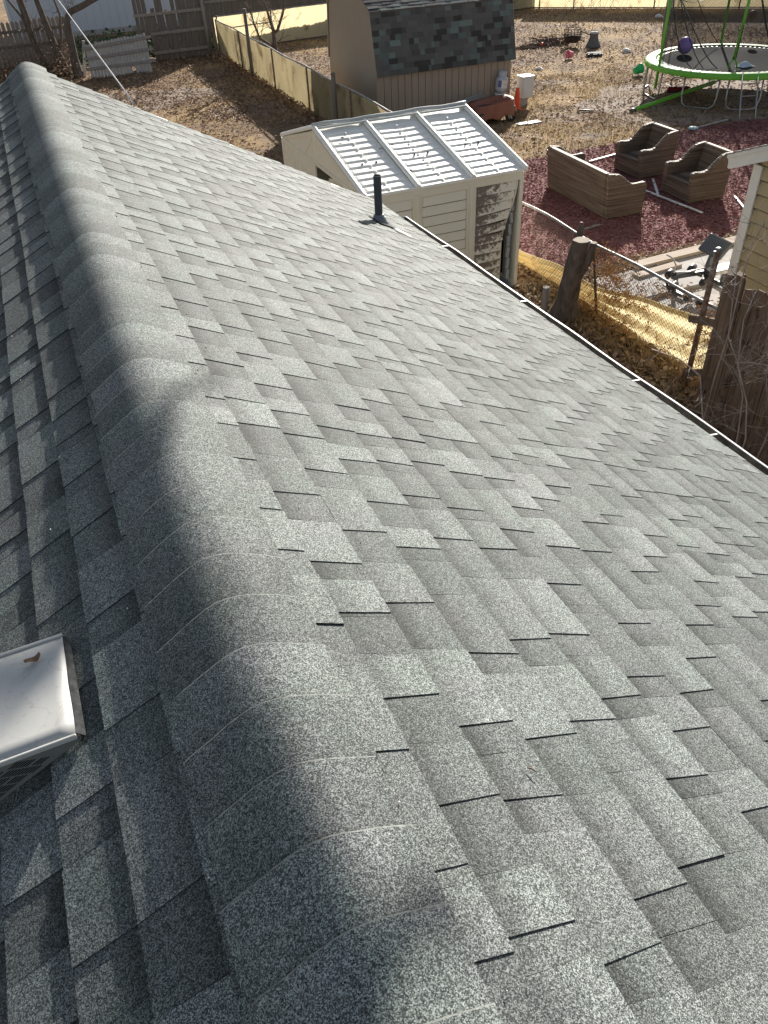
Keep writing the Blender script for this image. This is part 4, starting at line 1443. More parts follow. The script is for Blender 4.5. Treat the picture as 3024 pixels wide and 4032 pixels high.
# white building behind the fences
wb_ = thing('white_building', (3.5, 46, G), 'plain pale blue white building wall behind the broken fence', 'building')
m = MB()
for k in range(26):
    x0 = 0.35 + k * 0.36
    m.box((x0 + .18, 44.05 + 1.5, G + 2.1), (0.355, 3.0, 3.8))
m.box((5.0, 45.6, G + 2.1), (9.2, 2.9, 3.7))
m.build('wall', WALLW, wb_)
m = MB(); m.box((5.0, 45.5, G + 0.1), (9.4, 3.04, 0.22)); m.build('foundation', CONC, wb_)
m = MB(); m.box((0.31, 44.0, G + 2), (0.1, 0.1, 3.9)); m.build('corner_board', WHITE, wb_)

# ================================================================ NEIGHBOUR'S BEIGE HOUSE (right edge)
HX, HY = 8.5, 8.02
nh = thing('beige_house', (HX + 2, HY - 2, G), 'beige lap sided house corner with white trim at the right edge', 'house')
m = MB(); m.prism([(HY - 9, G), (HY, G), (HY, -2.05), (HY - 4.5, -0.25), (HY - 9, -2.05)], HX + 0.03, HX + 7, Matrix(((0, 1, 0, 0), (1, 0, 0, 0), (0, 0, 1, 0), (0, 0, 0, 1))))
m.build('wall_core', BEIGE, nh, fix=True)
z = G + 0.18; k = 0
while z < -0.4:
    hh = 0.178
    ymax = HY - 0.02 if z < -2.2 else HY - (z + 2.1) / 0.4
    m = MB()
    m.add([(HX + 0.008, ymax, z + hh - .026), (HX + 0.008, HY - 5.5, z + hh - .026), (HX - 0.026, HY - 5.5, z), (HX - 0.026, ymax, z), (HX + 0.02, HY - 5.5, z), (HX + 0.02, ymax, z)],
          [(0, 1, 2, 3), (3, 2, 4, 5)])
    if ymax > HY - 5: m.build('lap_board', BEIGE, nh)
    m = MB()
    m.add([(HX, HY + .004, z + hh), (HX + 6, HY + .004, z + hh), (HX + 6, HY + .02, z), (HX, HY + .02, z), (HX + 6, HY, z), (HX, HY, z)], [(0, 1, 2, 3), (3, 2, 4, 5)])
    if z < -2.2: m.build('lap_board', BEIGE, nh)
    z += hh
m = MB(); m.box((HX - 0.026, HY - 0.045, (G - 2.1) / 2 + .02), (0.03, 0.15, -2.1 - G)); m.box((HX + 0.05, HY + 0.022, (G - 2.1) / 2 + .02), (0.15, 0.03, -2.1 - G))
m.build('corner_board', WHITE, nh, bevel=0.004)
RS = 0.40
def rk(y, dz=0.0, x=None):
    return Vector((x if x is not None else HX - 0.16, y, -2.05 + (HY + 0.34 - y) * RS + dz))
m = MB(); m.bar(rk(HY + 0.34, -0.075), rk(HY - 4.4, -0.075), 0.025, 0.15, (0, 0, 1)); m.build('rake_board', WHITE, nh, bevel=0.003)
m = MB(); m.bar(rk(HY + 0.36, 0.015, HX - 0.185), rk(HY - 4.4, 0.015, HX - 0.185), 0.03, 0.05, (0, 0, 1)); m.build('rake_trim', WHITE, nh, bevel=0.003)
m = MB(); m.box((HX + 3.35, HY + 0.35, -2.12), (7.0, 0.025, 0.15)); m.build('fascia_board', WHITE, nh, bevel=0.003)
m = MB(); m.add([rk(HY + 0.34, -0.13, HX - .15), rk(HY - 4.4, -0.13, HX - .15), rk(HY - 4.4, -0.13, HX + .05), rk(HY + 0.34, -0.13, HX + .05)], [(0, 1, 2, 3)]); m.build('soffit', WHITE, nh, solid=0.01)
rf = MB()
rf.add([rk(HY + 0.38, 0.03, HX - .20), rk(HY - 4.4, 0.03, HX - .20), rk(HY - 4.4, 0.03, HX + 7), rk(HY + 0.38, 0.03, HX + 7)], [(0, 1, 2, 3)])
nroof = rf.build('roof', SHB, nh, solid=0.02)
r = random.Random(61)
for k in range(14):
    ya = HY + 0.39 - k * 0.13
    for j in range(3):
        x0 = HX - 0.21 + j * 0.3
        m = MB()
        h0, h1 = 0.046, 0.060
        m.add([rk(ya, h1, x0), rk(ya, h1, x0 + .295), rk(ya - .14, h0, x0 + .295), rk(ya - .14, h0, x0), rk(ya, h1 - .012, x0), rk(ya, h1 - .012, x0 + .295), rk(ya - .14, h0 - .012, x0)],
              [(0, 1, 2, 3), (4, 5, 1, 0), (6, 4, 0, 3)], r.uniform(.6, 1.1))
        m.build('shingle', SHB, nroof)

# ================================================================ TREES AND STUMP


def branchy(m, p, d, L, rad, depth, r, spread=0.55, gnarl=0.25, nseg=4, up=0.12, minr=0.0015, kids=(2, 3)):
    p = Vector(p); d = Vector(d).normalized()
    pts = [p.copy()]; rs = [rad]
    for i in range(nseg):
        d = (d + Vector((r.uniform(-gnarl, gnarl), r.uniform(-gnarl, gnarl), r.uniform(-gnarl, gnarl) + up * .3))).normalized()
        p = p + d * (L / nseg); pts.append(p.copy()); rs.append(max(minr, rad * (1 - 0.62 * (i + 1) / nseg)))
    m.tube(pts, rs, 5 if rad > 0.008 else 4 if rad > .004 else 3, caps=False)
    if depth <= 0: return
    for i in range(r.randint(*kids)):
        k = r.randint(1, nseg)
        q = pts[k]; s = Vector((r.uniform(-1, 1), r.uniform(-1, 1), r.uniform(-.5, .9))).normalized()
        nd = (d * (1 - spread) + s * spread).normalized()
        branchy(m, q, nd, L * r.uniform(0.5, 0.78), rs[k] * 0.72, depth - 1, r, spread, gnarl, nseg, up, minr, kids)


def tree(label, paths, seed, name='bare_tree', group=None, twigs=10, mt=BARK, tw=TWIGD, L=0.8, rr=0.012):
    """paths: list of (points, radii); first is the trunk"""
    t = thing(name, paths[0][0][0], label, 'tree', group)
    r = random.Random(seed)
    m = MB()
    P0, R0 = paths[0]
    base = Vector(P0[0])
    m.tube([base + Vector((0, 0, -0.05)), base + Vector((0, 0, .06))] + [Vector(p) for p in P0[1:]], [R0[0] * 1.35, R0[0] * 1.05] + list(R0[1:]), 10)
    m.build('trunk', mt, t)
    for ps, rs in paths[1:]:
        m = MB(); m.tube(ps, rs, 8); m.build('limb', mt, t)
    m = MB()
    for k in range(twigs):
        ps, rs = r.choice(paths)
        i = r.randint(1, len(ps) - 1); f = r.random()
        p = Vector(ps[i - 1]).lerp(Vector(ps[i]), f)
        branchy(m, p, (r.uniform(-1, 1), r.uniform(-.6, .6), r.uniform(-.2, 1)), L * r.uniform(.6, 1.3), rr, 2, r)
    tag(m.build('twigs', tw, t), kind='stuff')
    return t


Y = 33.6
def up_(pts, yy): return [(x, yy + 0.03 * i, z) for i, (x, z) in enumerate(pts)]
tree('grey bare tree with an elbow bent limb beside the fallen fence panel',
     [(up_([(1.98, -4.2), (1.97, -3.6), (2.02, -3.0), (2.05, -2.48), (2.22, -2.22), (2.69, -2.08), (3.25, -1.88), (3.9, -1.5)], Y), (0.19, 0.15, 0.125, 0.115, 0.11, 0.10, 0.09, 0.07))], 3, twigs=7)
tree('upright bare trunk leaning left just left of the bent tree',
     [(up_([(1.66, -4.2), (1.48, -3.4), (1.36, -2.6), (1.30, -2.1), (1.22, -1.4), (1.2, -0.6)], 34.1), (0.15, 0.13, 0.115, 0.10, 0.09, 0.08)),
      (up_([(1.50, -3.5), (1.75, -3.0), (1.9, -2.3), (1.8, -1.6)], 34.1), (0.07, 0.05, 0.04, 0.03))], 4, twigs=14)
tree('forked bare tree with thin dark stems over the picket fence',
     [(up_([(1.15, -4.2), (0.92, -3.67), (0.78, -2.95), (0.78, -2.35), (0.72, -1.7), (0.7, -0.9)], 34.3), (0.12, 0.10, 0.09, 0.12, 0.12, 0.1)),
      (up_([(0.78, -2.95), (0.63, -2.29), (0.35, -1.77), (0.1, -1.2)], 34.3), (0.06, 0.045, 0.035, 0.03))], 5, twigs=16)
# tangle of dry brush around their feet
m = MB(); r = random.Random(8)
for k in range(95):
    x = r.uniform(-1.9, 1.9)
    branchy(m, (x, r.uniform(33.4, 34.6), G), (r.uniform(-.5, .5), r.uniform(-.4, .3), 1), r.uniform(.6, 1.3), r.uniform(.006, .012), 2, r, gnarl=0.3)
tag(m.build('dry_brush', TWIGD), 'tangled dry brush filling the foot of the picket fence', 'brush', kind='stuff')
m = MB()
for k in range(3800):
    x = r.uniform(-1.8, 2.0); y_ = r.uniform(33.2, 34.6); z = G + abs(r.gauss(0, .45))
    s_ = r.uniform(.02, .045); a = r.uniform(0, 6.3)
    dx, dy, dz = s_ * math.cos(a), s_ * math.sin(a), r.uniform(-.02, .02)
    m.add([(x - dx, y_ - dy, z - dz), (x + dy, y_ - dx, z + dz), (x + dx, y_ + dy, z + dz), (x - dy, y_ + dx, z - dz)], [(0, 1, 2, 3)])
tag(m.build('brush_leaves', LEAFD), kind='stuff')
tree('small bare many stemmed sapling in front of the yellow back fence',
     [([(9.37, 33.5, G), (9.38, 33.5, -3.4), (9.23, 33.5, -2.79), (9.13, 33.5, -2.45)], (0.09, 0.07, 0.045, 0.03)),
      ([(9.38, 33.5, -3.5), (9.55, 33.5, -3.4), (9.83, 33.5, -2.87), (9.95, 33.5, -2.4), (9.9, 33.5, -2.0)], (0.06, 0.055, 0.045, 0.035, 0.025)),
      ([(9.36, 33.5, -3.95), (8.80, 33.45, -3.6), (8.64, 33.4, -3.15), (8.54, 33.4, -2.56)], (0.035, 0.045, 0.035, 0.02))], 14, name='sapling', twigs=44, L=0.8, rr=0.011)
# standing poles along the far side fence
for (x, y_, h, lb) in ((7.30, 29.3, 2.05, 'tall dark wooden pole standing against the yellow side fence nearest the sapling'),
                       (7.19, 20.77, 1.46, 'short dark wooden pole beside the yellow side fence by the tan barn')):
    m = MB(); m.tube([(x, y_, G), (x - .01, y_, G + h * .5), (x, y_, G + h)], (0.062, 0.058, 0.055), 9)
    tag(m.build('wooden_pole', DWOOD, at=(x, y_, G)), lb, 'pole')

# cut tree trunk by the near fence
st = thing('tree_stump', (6.40, 8.95, G), 'tall thick cut grey trunk leaning on the near fence rail', 'stump')
m = MB()
def stump_path(ps, rs, seed, nseg=16):
    o = len(m.v); K = 18
    P = []
    for i in range(nseg + 1):
        t = i / nseg * (len(ps) - 1); a = min(int(t), len(ps) - 2); f = t - a
        P.append((Vector(ps[a]).lerp(Vector(ps[a + 1]), f), rs[a] * (1 - f) + rs[a + 1] * f))
    for i, (p, rad) in enumerate(P):
        for k in range(K):
            a = 2 * math.pi * k / K
            rr_ = rad * (1 + 0.10 * mn.noise(Vector((math.cos(a) * 1.6, math.sin(a) * 1.6, i * 0.35 + seed))) + 0.05 * math.sin(a * 5 + seed) + (0.35 * max(0, math.sin(a * 2.5 + 1)) * max(0, 1 - i / 4)))
            m.v.append(p + Vector((rr_ * math.cos(a), rr_ * math.sin(a), 0)))
    for i in range(nseg):
        for k in range(K):
            k2 = (k + 1) % K
            m.f.append([o + i * K + k, o + i * K + k2, o + (i + 1) * K + k2, o + (i + 1) * K + k]); m.t.append(1); m.mi.append(0); m.sm.append(True)
    m.f.append([o + nseg * K + k for k in range(K)]); m.t.append(1); m.mi.append(1); m.sm.append(False)
stump_path([(6.43, 9.02, G - .02), (6.38, 8.90, G + .35), (6.34, 8.78, G + .8), (6.31, 8.68, G + 1.16), (6.30, 8.62, G + 1.33)], (0.22, 0.155, 0.135, 0.118, 0.112), 1)
m.build('trunk', [BARK, STUMPW], st)
m = MB(); stump_path([(6.40, 8.74, G + .72), (6.43, 8.60, G + 1.0), (6.43, 8.52, G + 1.3)], (0.05, 0.055, 0.045), 5, 9); m.build('side_limb', [BARK, STUMPW], st)
m = MB(); stump_path([(6.50, 9.02, G + .9), (6.56, 9.03, G + 1.2), (6.56, 9.02, G + 1.40)], (0.035, 0.055, 0.02), 9, 9); m.build('side_limb', [BARK, STUMPW], st)
m = MB(); m.tube([(6.10, 9.08, G), (6.09, 9.04, G + .3), (6.09, 9.03, G + .55)], (0.06, 0.052, 0.05), 9)
tag(m.build('stub_post', GWOOD, at=(6.10, 9.08, G)), 'short grey stub post left of the cut trunk', 'post')

# bare shrub in front of the brown fence
sh = thing('bare_shrub', (5.95, 5.3, G), 'bare pale twigged shrub spreading in front of the brown fence', 'shrub')
r = random.Random(77)
stems = [[(5.98, 5.0, G), (5.95, 5.0, -3.75), (5.92, 5.05, -3.3), (5.9, 5.22, -2.97), (5.9, 5.42, -2.77), (5.92, 5.5, -2.4), (5.95, 5.58, -2.05)],
         [(5.95, 4.9, G), (5.9, 4.85, -3.7), (5.88, 4.95, -3.3), (5.86, 5.18, -2.95), (5.85, 5.24, -2.5), (5.86, 5.2, -2.2)],
         [(6.05, 5.6, G), (6.08, 5.62, -3.4), (6.1, 5.6, -2.8), (6.1, 5.62, -2.3), (6.1, 5.60, -1.9), (6.1, 5.52, -1.65)],
         [(5.9, 5.3, G), (5.88, 5.45, -3.8), (5.86, 5.62, -3.32), (5.88, 6.0, -3.3), (5.92, 6.5, -3.42)],
         [(5.88, 5.22, -2.97), (5.85, 5.05, -2.88), (5.84, 4.85, -2.80), (5.82, 4.6, -2.75)],
         [(5.9, 4.7, G), (5.9, 4.62, -3.6), (5.9, 4.6, -3.0), (5.9, 4.5, -2.5)]]
m = MB()
for ps in stems:
    m.tube(ps, [0.010 - 0.006 * i / len(ps) for i in range(len(ps))], 6)
m.build('stem', TWIG, sh)
m = MB()
for ps in stems:
    for k in range(9):
        i = r.randint(2, len(ps) - 1); p = Vector(ps[i - 1]).lerp(Vector(ps[i]), r.random())
        branchy(m, p, (r.uniform(-.8, .25), r.uniform(-1, 1), r.uniform(-.35, .8)), r.uniform(.22, .5), 0.0042, 2, r, gnarl=.3, minr=0.0013, kids=(2, 3))
tag(m.build('twigs', TWIG, sh), kind='stuff')
m = MB()
for k in range(24):
    branchy(m, (r.uniform(5.6, 6.25), r.uniform(4.2, 6.7), G), (r.uniform(-.5, .5), r.uniform(-.7, .7), .9), r.uniform(.4, .95), 0.006, 2, r, gnarl=.3, minr=.0015)
tag(m.build('undergrowth_twigs', TWIGD, sh), kind='stuff')

# orange dry vine over the near fence
m = MB(); r = random.Random(99)
for k in range(330):
    y_ = r.choice((r.gauss(8.0, .5), r.gauss(8.35, .3), r.gauss(8.3, .3), r.uniform(6.2, 9.6), r.gauss(6.4, .15)))
    h = (r.uniform(.45, 1.12) if r.random() < .75 else r.uniform(.02, .4)) if y_ < 8.7 else r.uniform(0, .3)
    p = PN(max(6.1, y_), h, r.uniform(-.16, .08)); pts = [p]
    d = Vector((r.uniform(-.3, .3), r.uniform(-1, 1), r.uniform(-.7, .8)))
    for j in range(6):
        d = (d + Vector((r.uniform(-.5, .5), r.uniform(-.8, .8), r.uniform(-.8, .7)))).normalized(); p = p + d * r.uniform(.03, .08)
        p.z = max(p.z, G + .02); p.z = min(p.z, G + 1.3); pts.append(p.copy())
    m.tube(pts, 0.0022, 3, caps=False)
    for q in pts[1:]:
        for _ in range(r.randint(2, 5)):
            s_ = r.uniform(.006, .018); c = q + Vector((r.uniform(-.03, .03), r.uniform(-.03, .03), r.uniform(-.03, .03)))
            u_ = Vector((r.uniform(-1, 1), r.uniform(-1, 1), r.uniform(-1, 1))).normalized() * s_; w_ = u_.orthogonal().normalized() * s_ * .6
            m.add([c - u_, c + w_, c + u_, c - w_], [(0, 1, 2, 3)])
tag(m.build('dry_vine', VINE), 'dry orange vine tangled through the near chain link fence', 'vine', kind='stuff')

# big bare tree standing left of the near house; its high limbs reach over the ridge
def over(p, k): return Vector(p) + sdir * k
oa = over((-.62, .86, -.32), 9); ob = over((-.33, 1.27, -.17), 9); oc = over((.02, 1.86, -.02), 9.1); od = over((.25, 2.2, -.13), 9.2)
pa = over((-.55, .12, -.3), 9); pb = over((-.05, .30, -.02), 9); pc = over((.11, .42, -.06), 9.1); pd = over((.12, .34, -.1), 9.2)
hub = Vector((1.6, 8.6, 2.6))
ov = [([(-3.6, 11.0, G), (-3.5, 10.9, -1.5), (-3.2, 10.8, 0.8), (-2.9, 10.9, 3.2), (-2.6, 11.2, 5.6)], (0.30, 0.26, 0.24, 0.18, 0.10)),
      ([(-3.2, 10.8, 0.9), (-1.6, 10.0, 2.0), tuple(hub)], (0.17, 0.14, 0.11)),
      ([tuple(hub), tuple((hub + oa) / 2 + Vector((0, .2, .25))), tuple(oa), tuple(ob), tuple(oc), tuple(od)], (0.10, 0.07, 0.045, 0.034, 0.018, 0.010)),
      ([tuple(hub), tuple((hub + pa) / 2 + Vector((.1, -.1, .1))), tuple(pa), tuple(pb), tuple(pc), tuple(pd)], (0.10, 0.07, 0.05, 0.044, 0.032, 0.015)),
      ([(-2.9, 10.9, 3.2), (-3.8, 9.6, 4.6), (-4.6, 8.4, 5.4)], (0.12, 0.09, 0.05))]
tree('tall bare tree beside the near house with limbs reaching over the ridge', ov, 44, twigs=24, L=0.9, rr=0.009)

# ================================================================ WICKER SEATS


def arm_profile(D, HB, HA):
    """side panel outline, x forward, z up"""
    P = [(D / 2 - 0.02, 0.02), (D / 2, HA - 0.07), (D / 2 - 0.02, HA - 0.015), (D / 2 - 0.07, HA), (D / 2 - 0.2, HA - 0.01)]
    for i in range(7):
        t = i / 6; P.append((D / 2 - 0.28 - t * (D - 0.42), HA - 0.01 + (HB - HA) * (3 * t * t - 2 * t ** 3)))
    P += [(-D / 2 - 0.03, HB + 0.01), (-D / 2 - 0.055, HB - 0.04), (-D / 2 + 0.015, 0.02)]
    return P


def seat(name, W, D, HB, HA, loc, rz, label, cat, group=None):
    t = thing(name, loc, label, cat, group, rz)
    F = WM[t]
    for sg in (-1, 1):
        m = MB(); y = sg * (W / 2 - 0.05)
        m.prism(arm_profile(D, HB, HA), y - 0.05, y + 0.05, F); m.build('arm', WICK, t, bevel=0.022, fix=True)
    m = MB()
    m.prism([(-D / 2 + 0.005, 0.02), (-D / 2 - 0.058, HB + 0.0), (-D / 2 + 0.05, HB + 0.005), (-D / 2 + 0.13, 0.36), (-D / 2 + 0.12, 0.02)], -W / 2 + 0.10, W / 2 - 0.10, F)
    m.build('backrest', WICK, t, bevel=0.018, fix=True)
    m = MB()
    m.prism([(-D / 2 + 0.12, 0.30), (D / 2 - 0.03, 0.31), (D / 2 - 0.03, 0.36), (-D / 2 + 0.12, 0.33)], -W / 2 + 0.10, W / 2 - 0.10, F); m.build('seat', WICK, t, bevel=0.008, fix=True)
    m = MB(); m.prism([(D / 2 - 0.06, 0.03), (D / 2 - 0.025, 0.03), (D / 2 - 0.02, 0.31), (D / 2 - 0.06, 0.31)], -W / 2 + 0.10, W / 2 - 0.10, F); m.build('front_panel', WICK, t, bevel=0.005, fix=True)
    m = MB()
    for sx in (-1, 1):
        for sy in (-1, 1):
            q = F @ Vector((sx * (D / 2 - 0.06), sy * (W / 2 - 0.06), 0.012)); m.box(q, (0.05, 0.05, 0.024))
    m.build('feet', BLACKP, t)
    return t


seat('wicker_sofa', 2.26, 0.82, 0.82, 0.60, (9.85, 13.22, G + .01), math.radians(-3), 'long brown wicker sofa seen from behind on the red mulch', 'sofa', 'wicker seats on the red mulch')
c1 = seat('wicker_armchair', 0.92, 0.84, 0.86, 0.59, (11.68, 12.48, G + .01), math.radians(180 - 4), 'right brown wicker armchair nearest the beige house corner', 'armchair', 'wicker seats on the red mulch')
copy_tree(c1, (11.80, 14.22, G + .01), math.radians(180 - 2), 'far brown wicker armchair facing the sofa by the dry grass edge', 'wicker seats on the red mulch')
for a, b, w, lb in (((11.27, 15.39), (12.2, 15.55), .045, 'white trim strip lying between the sofa and the far armchair'),
                    ((11.0, 14.1), (11.12, 11.5), .06, 'longest white trim strip lying in front of the armchairs'),
                    ((11.66, 13.65), (11.02, 12.65), .05, 'short white trim strip crossing the long one between the armchairs'),
                    ((12.3, 11.95), (11.9, 11.2), .04, 'white trim strip half buried in mulch by the beige house'),
                    ((8.75, 11.88), (9.12, 11.92), .07, 'short faded strip lying in the sofa shadow near the stump')):
    m = MB(); A_ = Vector((*a, G + .035)); B_ = Vector((*b, G + .045)); m.bar(A_, B_, w, 0.02)
    tag(m.build('trim_strip', WHITE if a[0] > 9 else GWOOD, at=A_, bevel=.003), lb, 'strip', 'loose strips on the mulch')

# ================================================================ TRAMPOLINE
TX, TY, TZ, TR = 18.42, 19.15, -3.35, 2.30
tr = thing('trampoline', (TX, TY, G), 'round trampoline with lime green pad and black safety net', 'trampoline')
def tp(a, r_, z): a = math.radians(a); return Vector((TX + r_ * math.cos(a), TY + r_ * math.sin(a), z))
m = MB(); m.smooth = True
NR = 72
prof = [(2.0, -0.015), (2.02, 0.016), (2.12, 0.026), (2.24, 0.022), (TR, -0.01), (TR + 0.012, -0.07), (TR + 0.006, -0.12), (TR - 0.03, -0.125)]
def padp(u, v):
    a = u * 360; k = v * (len(prof) - 1); i = min(int(k), len(prof) - 2); f = k - i
    r_ = prof[i][0] * (1 - f) + prof[i + 1][0] * f; z = prof[i][1] * (1 - f) + prof[i + 1][1] * f
    w = 0.008 * math.sin(a * 0.55) + 0.006 * mn.noise(Vector((a * .12, v * 3, 0)))
    if v > .6: r_ += 1.6 * w; z += w
    return tp(a, r_, TZ + z)
m.grid(padp, 180, 14)
pad = m.build('safety_pad', GREENF, tr)
m = MB()
m.add([tp(a * 5, 2.01, TZ - 0.02) for a in range(72)], [tuple(range(72))])
jm = m.build('jump_mat', MATF, tr)
m = MB()
for a in range(0, 360, 4): m.bar(tp(a, 1.86, TZ - 0.012), tp(a, 1.97, TZ - 0.008), 0.05, 0.012)
tag(m.build('springs', BLACKP, jm), kind='stuff')
m = MB(); m.tube([tp(a * 5, 2.22, TZ - .03) for a in range(73)], 0.024, 7, caps=False); m.build('frame_ring', GALV, tr)
for a0, a1 in ((60, 92), (150, 177), (198, 222), (228, 250), (286, 312), (2, 26), (118, 136)):
    m = MB(); z0 = G + .03
    P = [tp(a0, 2.2, TZ - .05), tp(a0, 2.24, z0 + .25), tp(a0 + 1, 2.24, z0 + .08), tp(a0 + 4, 2.23, z0)]
    P += [tp(a0 + (a1 - a0) * k / 4, 2.23 - .02, z0) for k in (1, 2, 3)]
    P += [tp(a1 - 4, 2.23, z0), tp(a1 - 1, 2.24, z0 + .08), tp(a1, 2.24, z0 + .25), tp(a1, 2.2, TZ - .05)]
    m.tube(P, 0.021, 7); m.build('leg', GALV, tr)
for (x, y_, z0, z1, dx) in ((16.19, 19.45, G + .30, -1.2, 0.05), (19.84, 21.17, TZ, -1.2, 0.0), (17.47, 18.05, TZ + .22, -1.2, 0.12)):
    m = MB(); m.tube([(x, y_, z0), (x + dx, y_, z1)], 0.038 if x < 18 else .036, 9)
    po = m.build('net_pole', GREENF, tr)
    if x > 17 and x < 18:
        m = MB()
        m.tube([(x, y_, TZ + .26), (x - .07, y_ + .05, TZ + .12), (x - .10, y_ + .02, TZ + .0)], 0.022, 7)
        m.tube([(x, y_, TZ + .26), (x + .08, y_ - .04, TZ + .12), (x + .10, y_ - .07, TZ + .0)], 0.022, 7)
        m.build('pole_fork', GREENF, po)
        m = MB(); m.tube([(x + 0.016, y_ - 0.035, TZ + .26), (x + 0.045, y_ - .035, TZ + 1.0)], 0.014, 6); m.tube([(x - .04, y_, TZ + .25), (x + .05, y_, TZ + .26)], .03, 6); m.build('strap', BLACKP, po)
# safety net, slack and folded
m = MB()
def netp(u, v):
    a = -60 + u * 330
    z = TZ + 0.0 + v * 2.1
    sl = 0.16 * math.sin(math.radians(a * 3.1)) * math.sin(v * 2.5) + 0.05 * math.sin(a * .21 + v * 4)
    r_ = 1.93 - 0.10 * v + sl * 0.5
    return tp(a, r_, z)
def nett(u, v):
    a = -60 + u * 330
    t = (0.14 if a > 162 else 0.70) + 0.14 * mn.noise(Vector((u * 9, v * 3, 2)))
    if 146 < a < 156: t = 0.80
    if 168 < a < 172: t = 0.7
    return max(.08, min(.88, t))
m.grid(netp, 120, 18, tone_fn=nett)
m.build('safety_net', NET, tr)
m = MB()
def sag_line(a0, a1, z0, z1, dip, r_=1.8, w=0.03, push=0.0):
    P = []
    for i in range(13):
        t = i / 12; s4 = 4 * t * (1 - t)
        P.append(tp(a0 + (a1 - a0) * t, r_ - push * s4, z0 + (z1 - z0) * t - dip * s4))
    m.tube(P, w, 5, flat=0.35)
sag_line(163, 238, TZ + 1.5, TZ + 0.03, 0.60, 1.75, 0.035, 0.45)
sag_line(158, 230, TZ + 1.7, TZ + 0.02, 0.75, 1.8, 0.02, 0.30)
sag_line(150, 215, TZ + 1.5, TZ + 0.02, 0.6, 1.85, 0.018, 0.15)
sag_line(236, 290, TZ + 1.9, TZ + 0.05, 0.55, 1.8, 0.04, 0.2)
sag_line(55, 130, TZ + 1.55, TZ + 1.7, 0.45, 1.85, 0.022)
sag_line(95, 60, TZ + 1.7, TZ + 0.1, 0.1, 1.9, 0.02)
m.build('net_fold', BLACKP, tr)
# ladder
lad = thing('trampoline_ladder', (16.8, 16.5, G), 'silver ladder hooked on the near rim of the green trampoline', 'ladder')
la, lb_ = Vector((16.58, 16.52, G)), Vector((16.96, 16.37, G)); lt = Vector((.55, .78, .90))
for p in (la, lb_):
    m = MB(); m.tube([p, p + lt], 0.018, 7); m.build('side_rail', GALV, lad)
for t in (.22, .5, .76):
    m = MB(); m.tube([la + lt * t, lb_ + lt * t], 0.014, 6); m.build('rung', GALV, lad)


def ball(name, c, r_, mt, label, cat='ball'):
    m = MB(); n = 14
    m.lathe(c, [(max(.001, r_ * math.sin(math.pi * i / n)), -r_ * math.cos(math.pi * i / n)) for i in range(n + 1)], 22, caps=False)
    # moulded seam rings and valve so that it reads as an inflated ball
    m.tube([Vector(c) + Vector((r_ * math.cos(a) * .998, r_ * math.sin(a) * .45, r_ * math.sin(a) * .89)) for a in [k * math.pi / 12 for k in range(25)]], r_ * .02, 4, caps=False)
    m.tube([Vector(c) + Vector((r_ * math.sin(a) * .3, r_ * math.cos(a) * .998, r_ * math.sin(a) * .95)) for a in [k * math.pi / 12 for k in range(25)]], r_ * .02, 4, caps=False)
    tag(m.build(name, mt, at=c), label, cat)


ball('exercise_ball', (17.88, 20.47, TZ + 0.21), 0.215, PURPLE, 'purple ball resting on the trampoline mat by the net')
ball('basketball', (20.7, 21.0, TZ + 0.66), 0.13, BROWNB, 'brown ball caught in the trampoline net at the far side')
m = MB(); m.smooth = True
m.grid(lambda u, v: (17.95 + (u - .5) * .42, 18.10 + (v - .5) * .3, TZ + .005 + .10 * math.sin(math.pi * u) * math.sin(math.pi * v) * (1 + .3 * math.sin(u * 11 + v * 7))), 16, 12)
tag(m.build('crumpled_cloth', SKYB, at=(17.95, 18.1, TZ)), 'pale blue crumpled cloth on the trampoline mat near the front pole', 'cloth')
# fallen padded pole
m = MB()
A_, B_ = Vector((14.80, 18.62, G + .05)), Vector((18.15, 19.32, G + .26))
m.m = 0; m.tube([A_.lerp(B_, .05), A_.lerp(B_, .3) + Vector((0, 0, -.01)), A_.lerp(B_, .7), B_], 0.055, 10)
m.m = 1; m.tube([A_, A_.lerp(B_, .05)], 0.05, 8)
m.m = 2; m.tube([B_, B_ + (B_ - A_).normalized() * .75 + Vector((0, 0, .04))], 0.02, 7)
tag(m.build('fallen_pole', [GREENF, PADM, GALV], at=A_), 'fallen lime green padded pole leaning on the ground before the trampoline', 'pole')
# push broom
br = thing('push_broom', (17.2, 19.7, G), 'maroon push broom with pale handle lying under the trampoline edge', 'broom')
m = MB(); m.bar((16.96, 19.86, G + .07), (17.5, 19.55, G + .07), 0.16, 0.05); m.build('broom_head', BLACKP, br, bevel=.01)
m = MB(); r = random.Random(3)
for k in range(26):
    for j in range(3):
        q = Vector((16.98, 19.85, G)).lerp(Vector((17.48, 19.56, G)), k / 25) + Vector((.03 * (j - 1), .05 * (j - 1), 0))
        m.tube([q + Vector((0, 0, .09)), q + Vector((r.uniform(-.02, .02), r.uniform(-.03, .0) - .02, .19))], [.016, .011], 4)
tag(m.build('bristles', MAROON, br), kind='stuff')
m = MB(); m.tube([(17.2, 19.72, G + .10), (17.62, 20.7, G + .06)], 0.017, 7); m.build('handle', PWOOD, br)

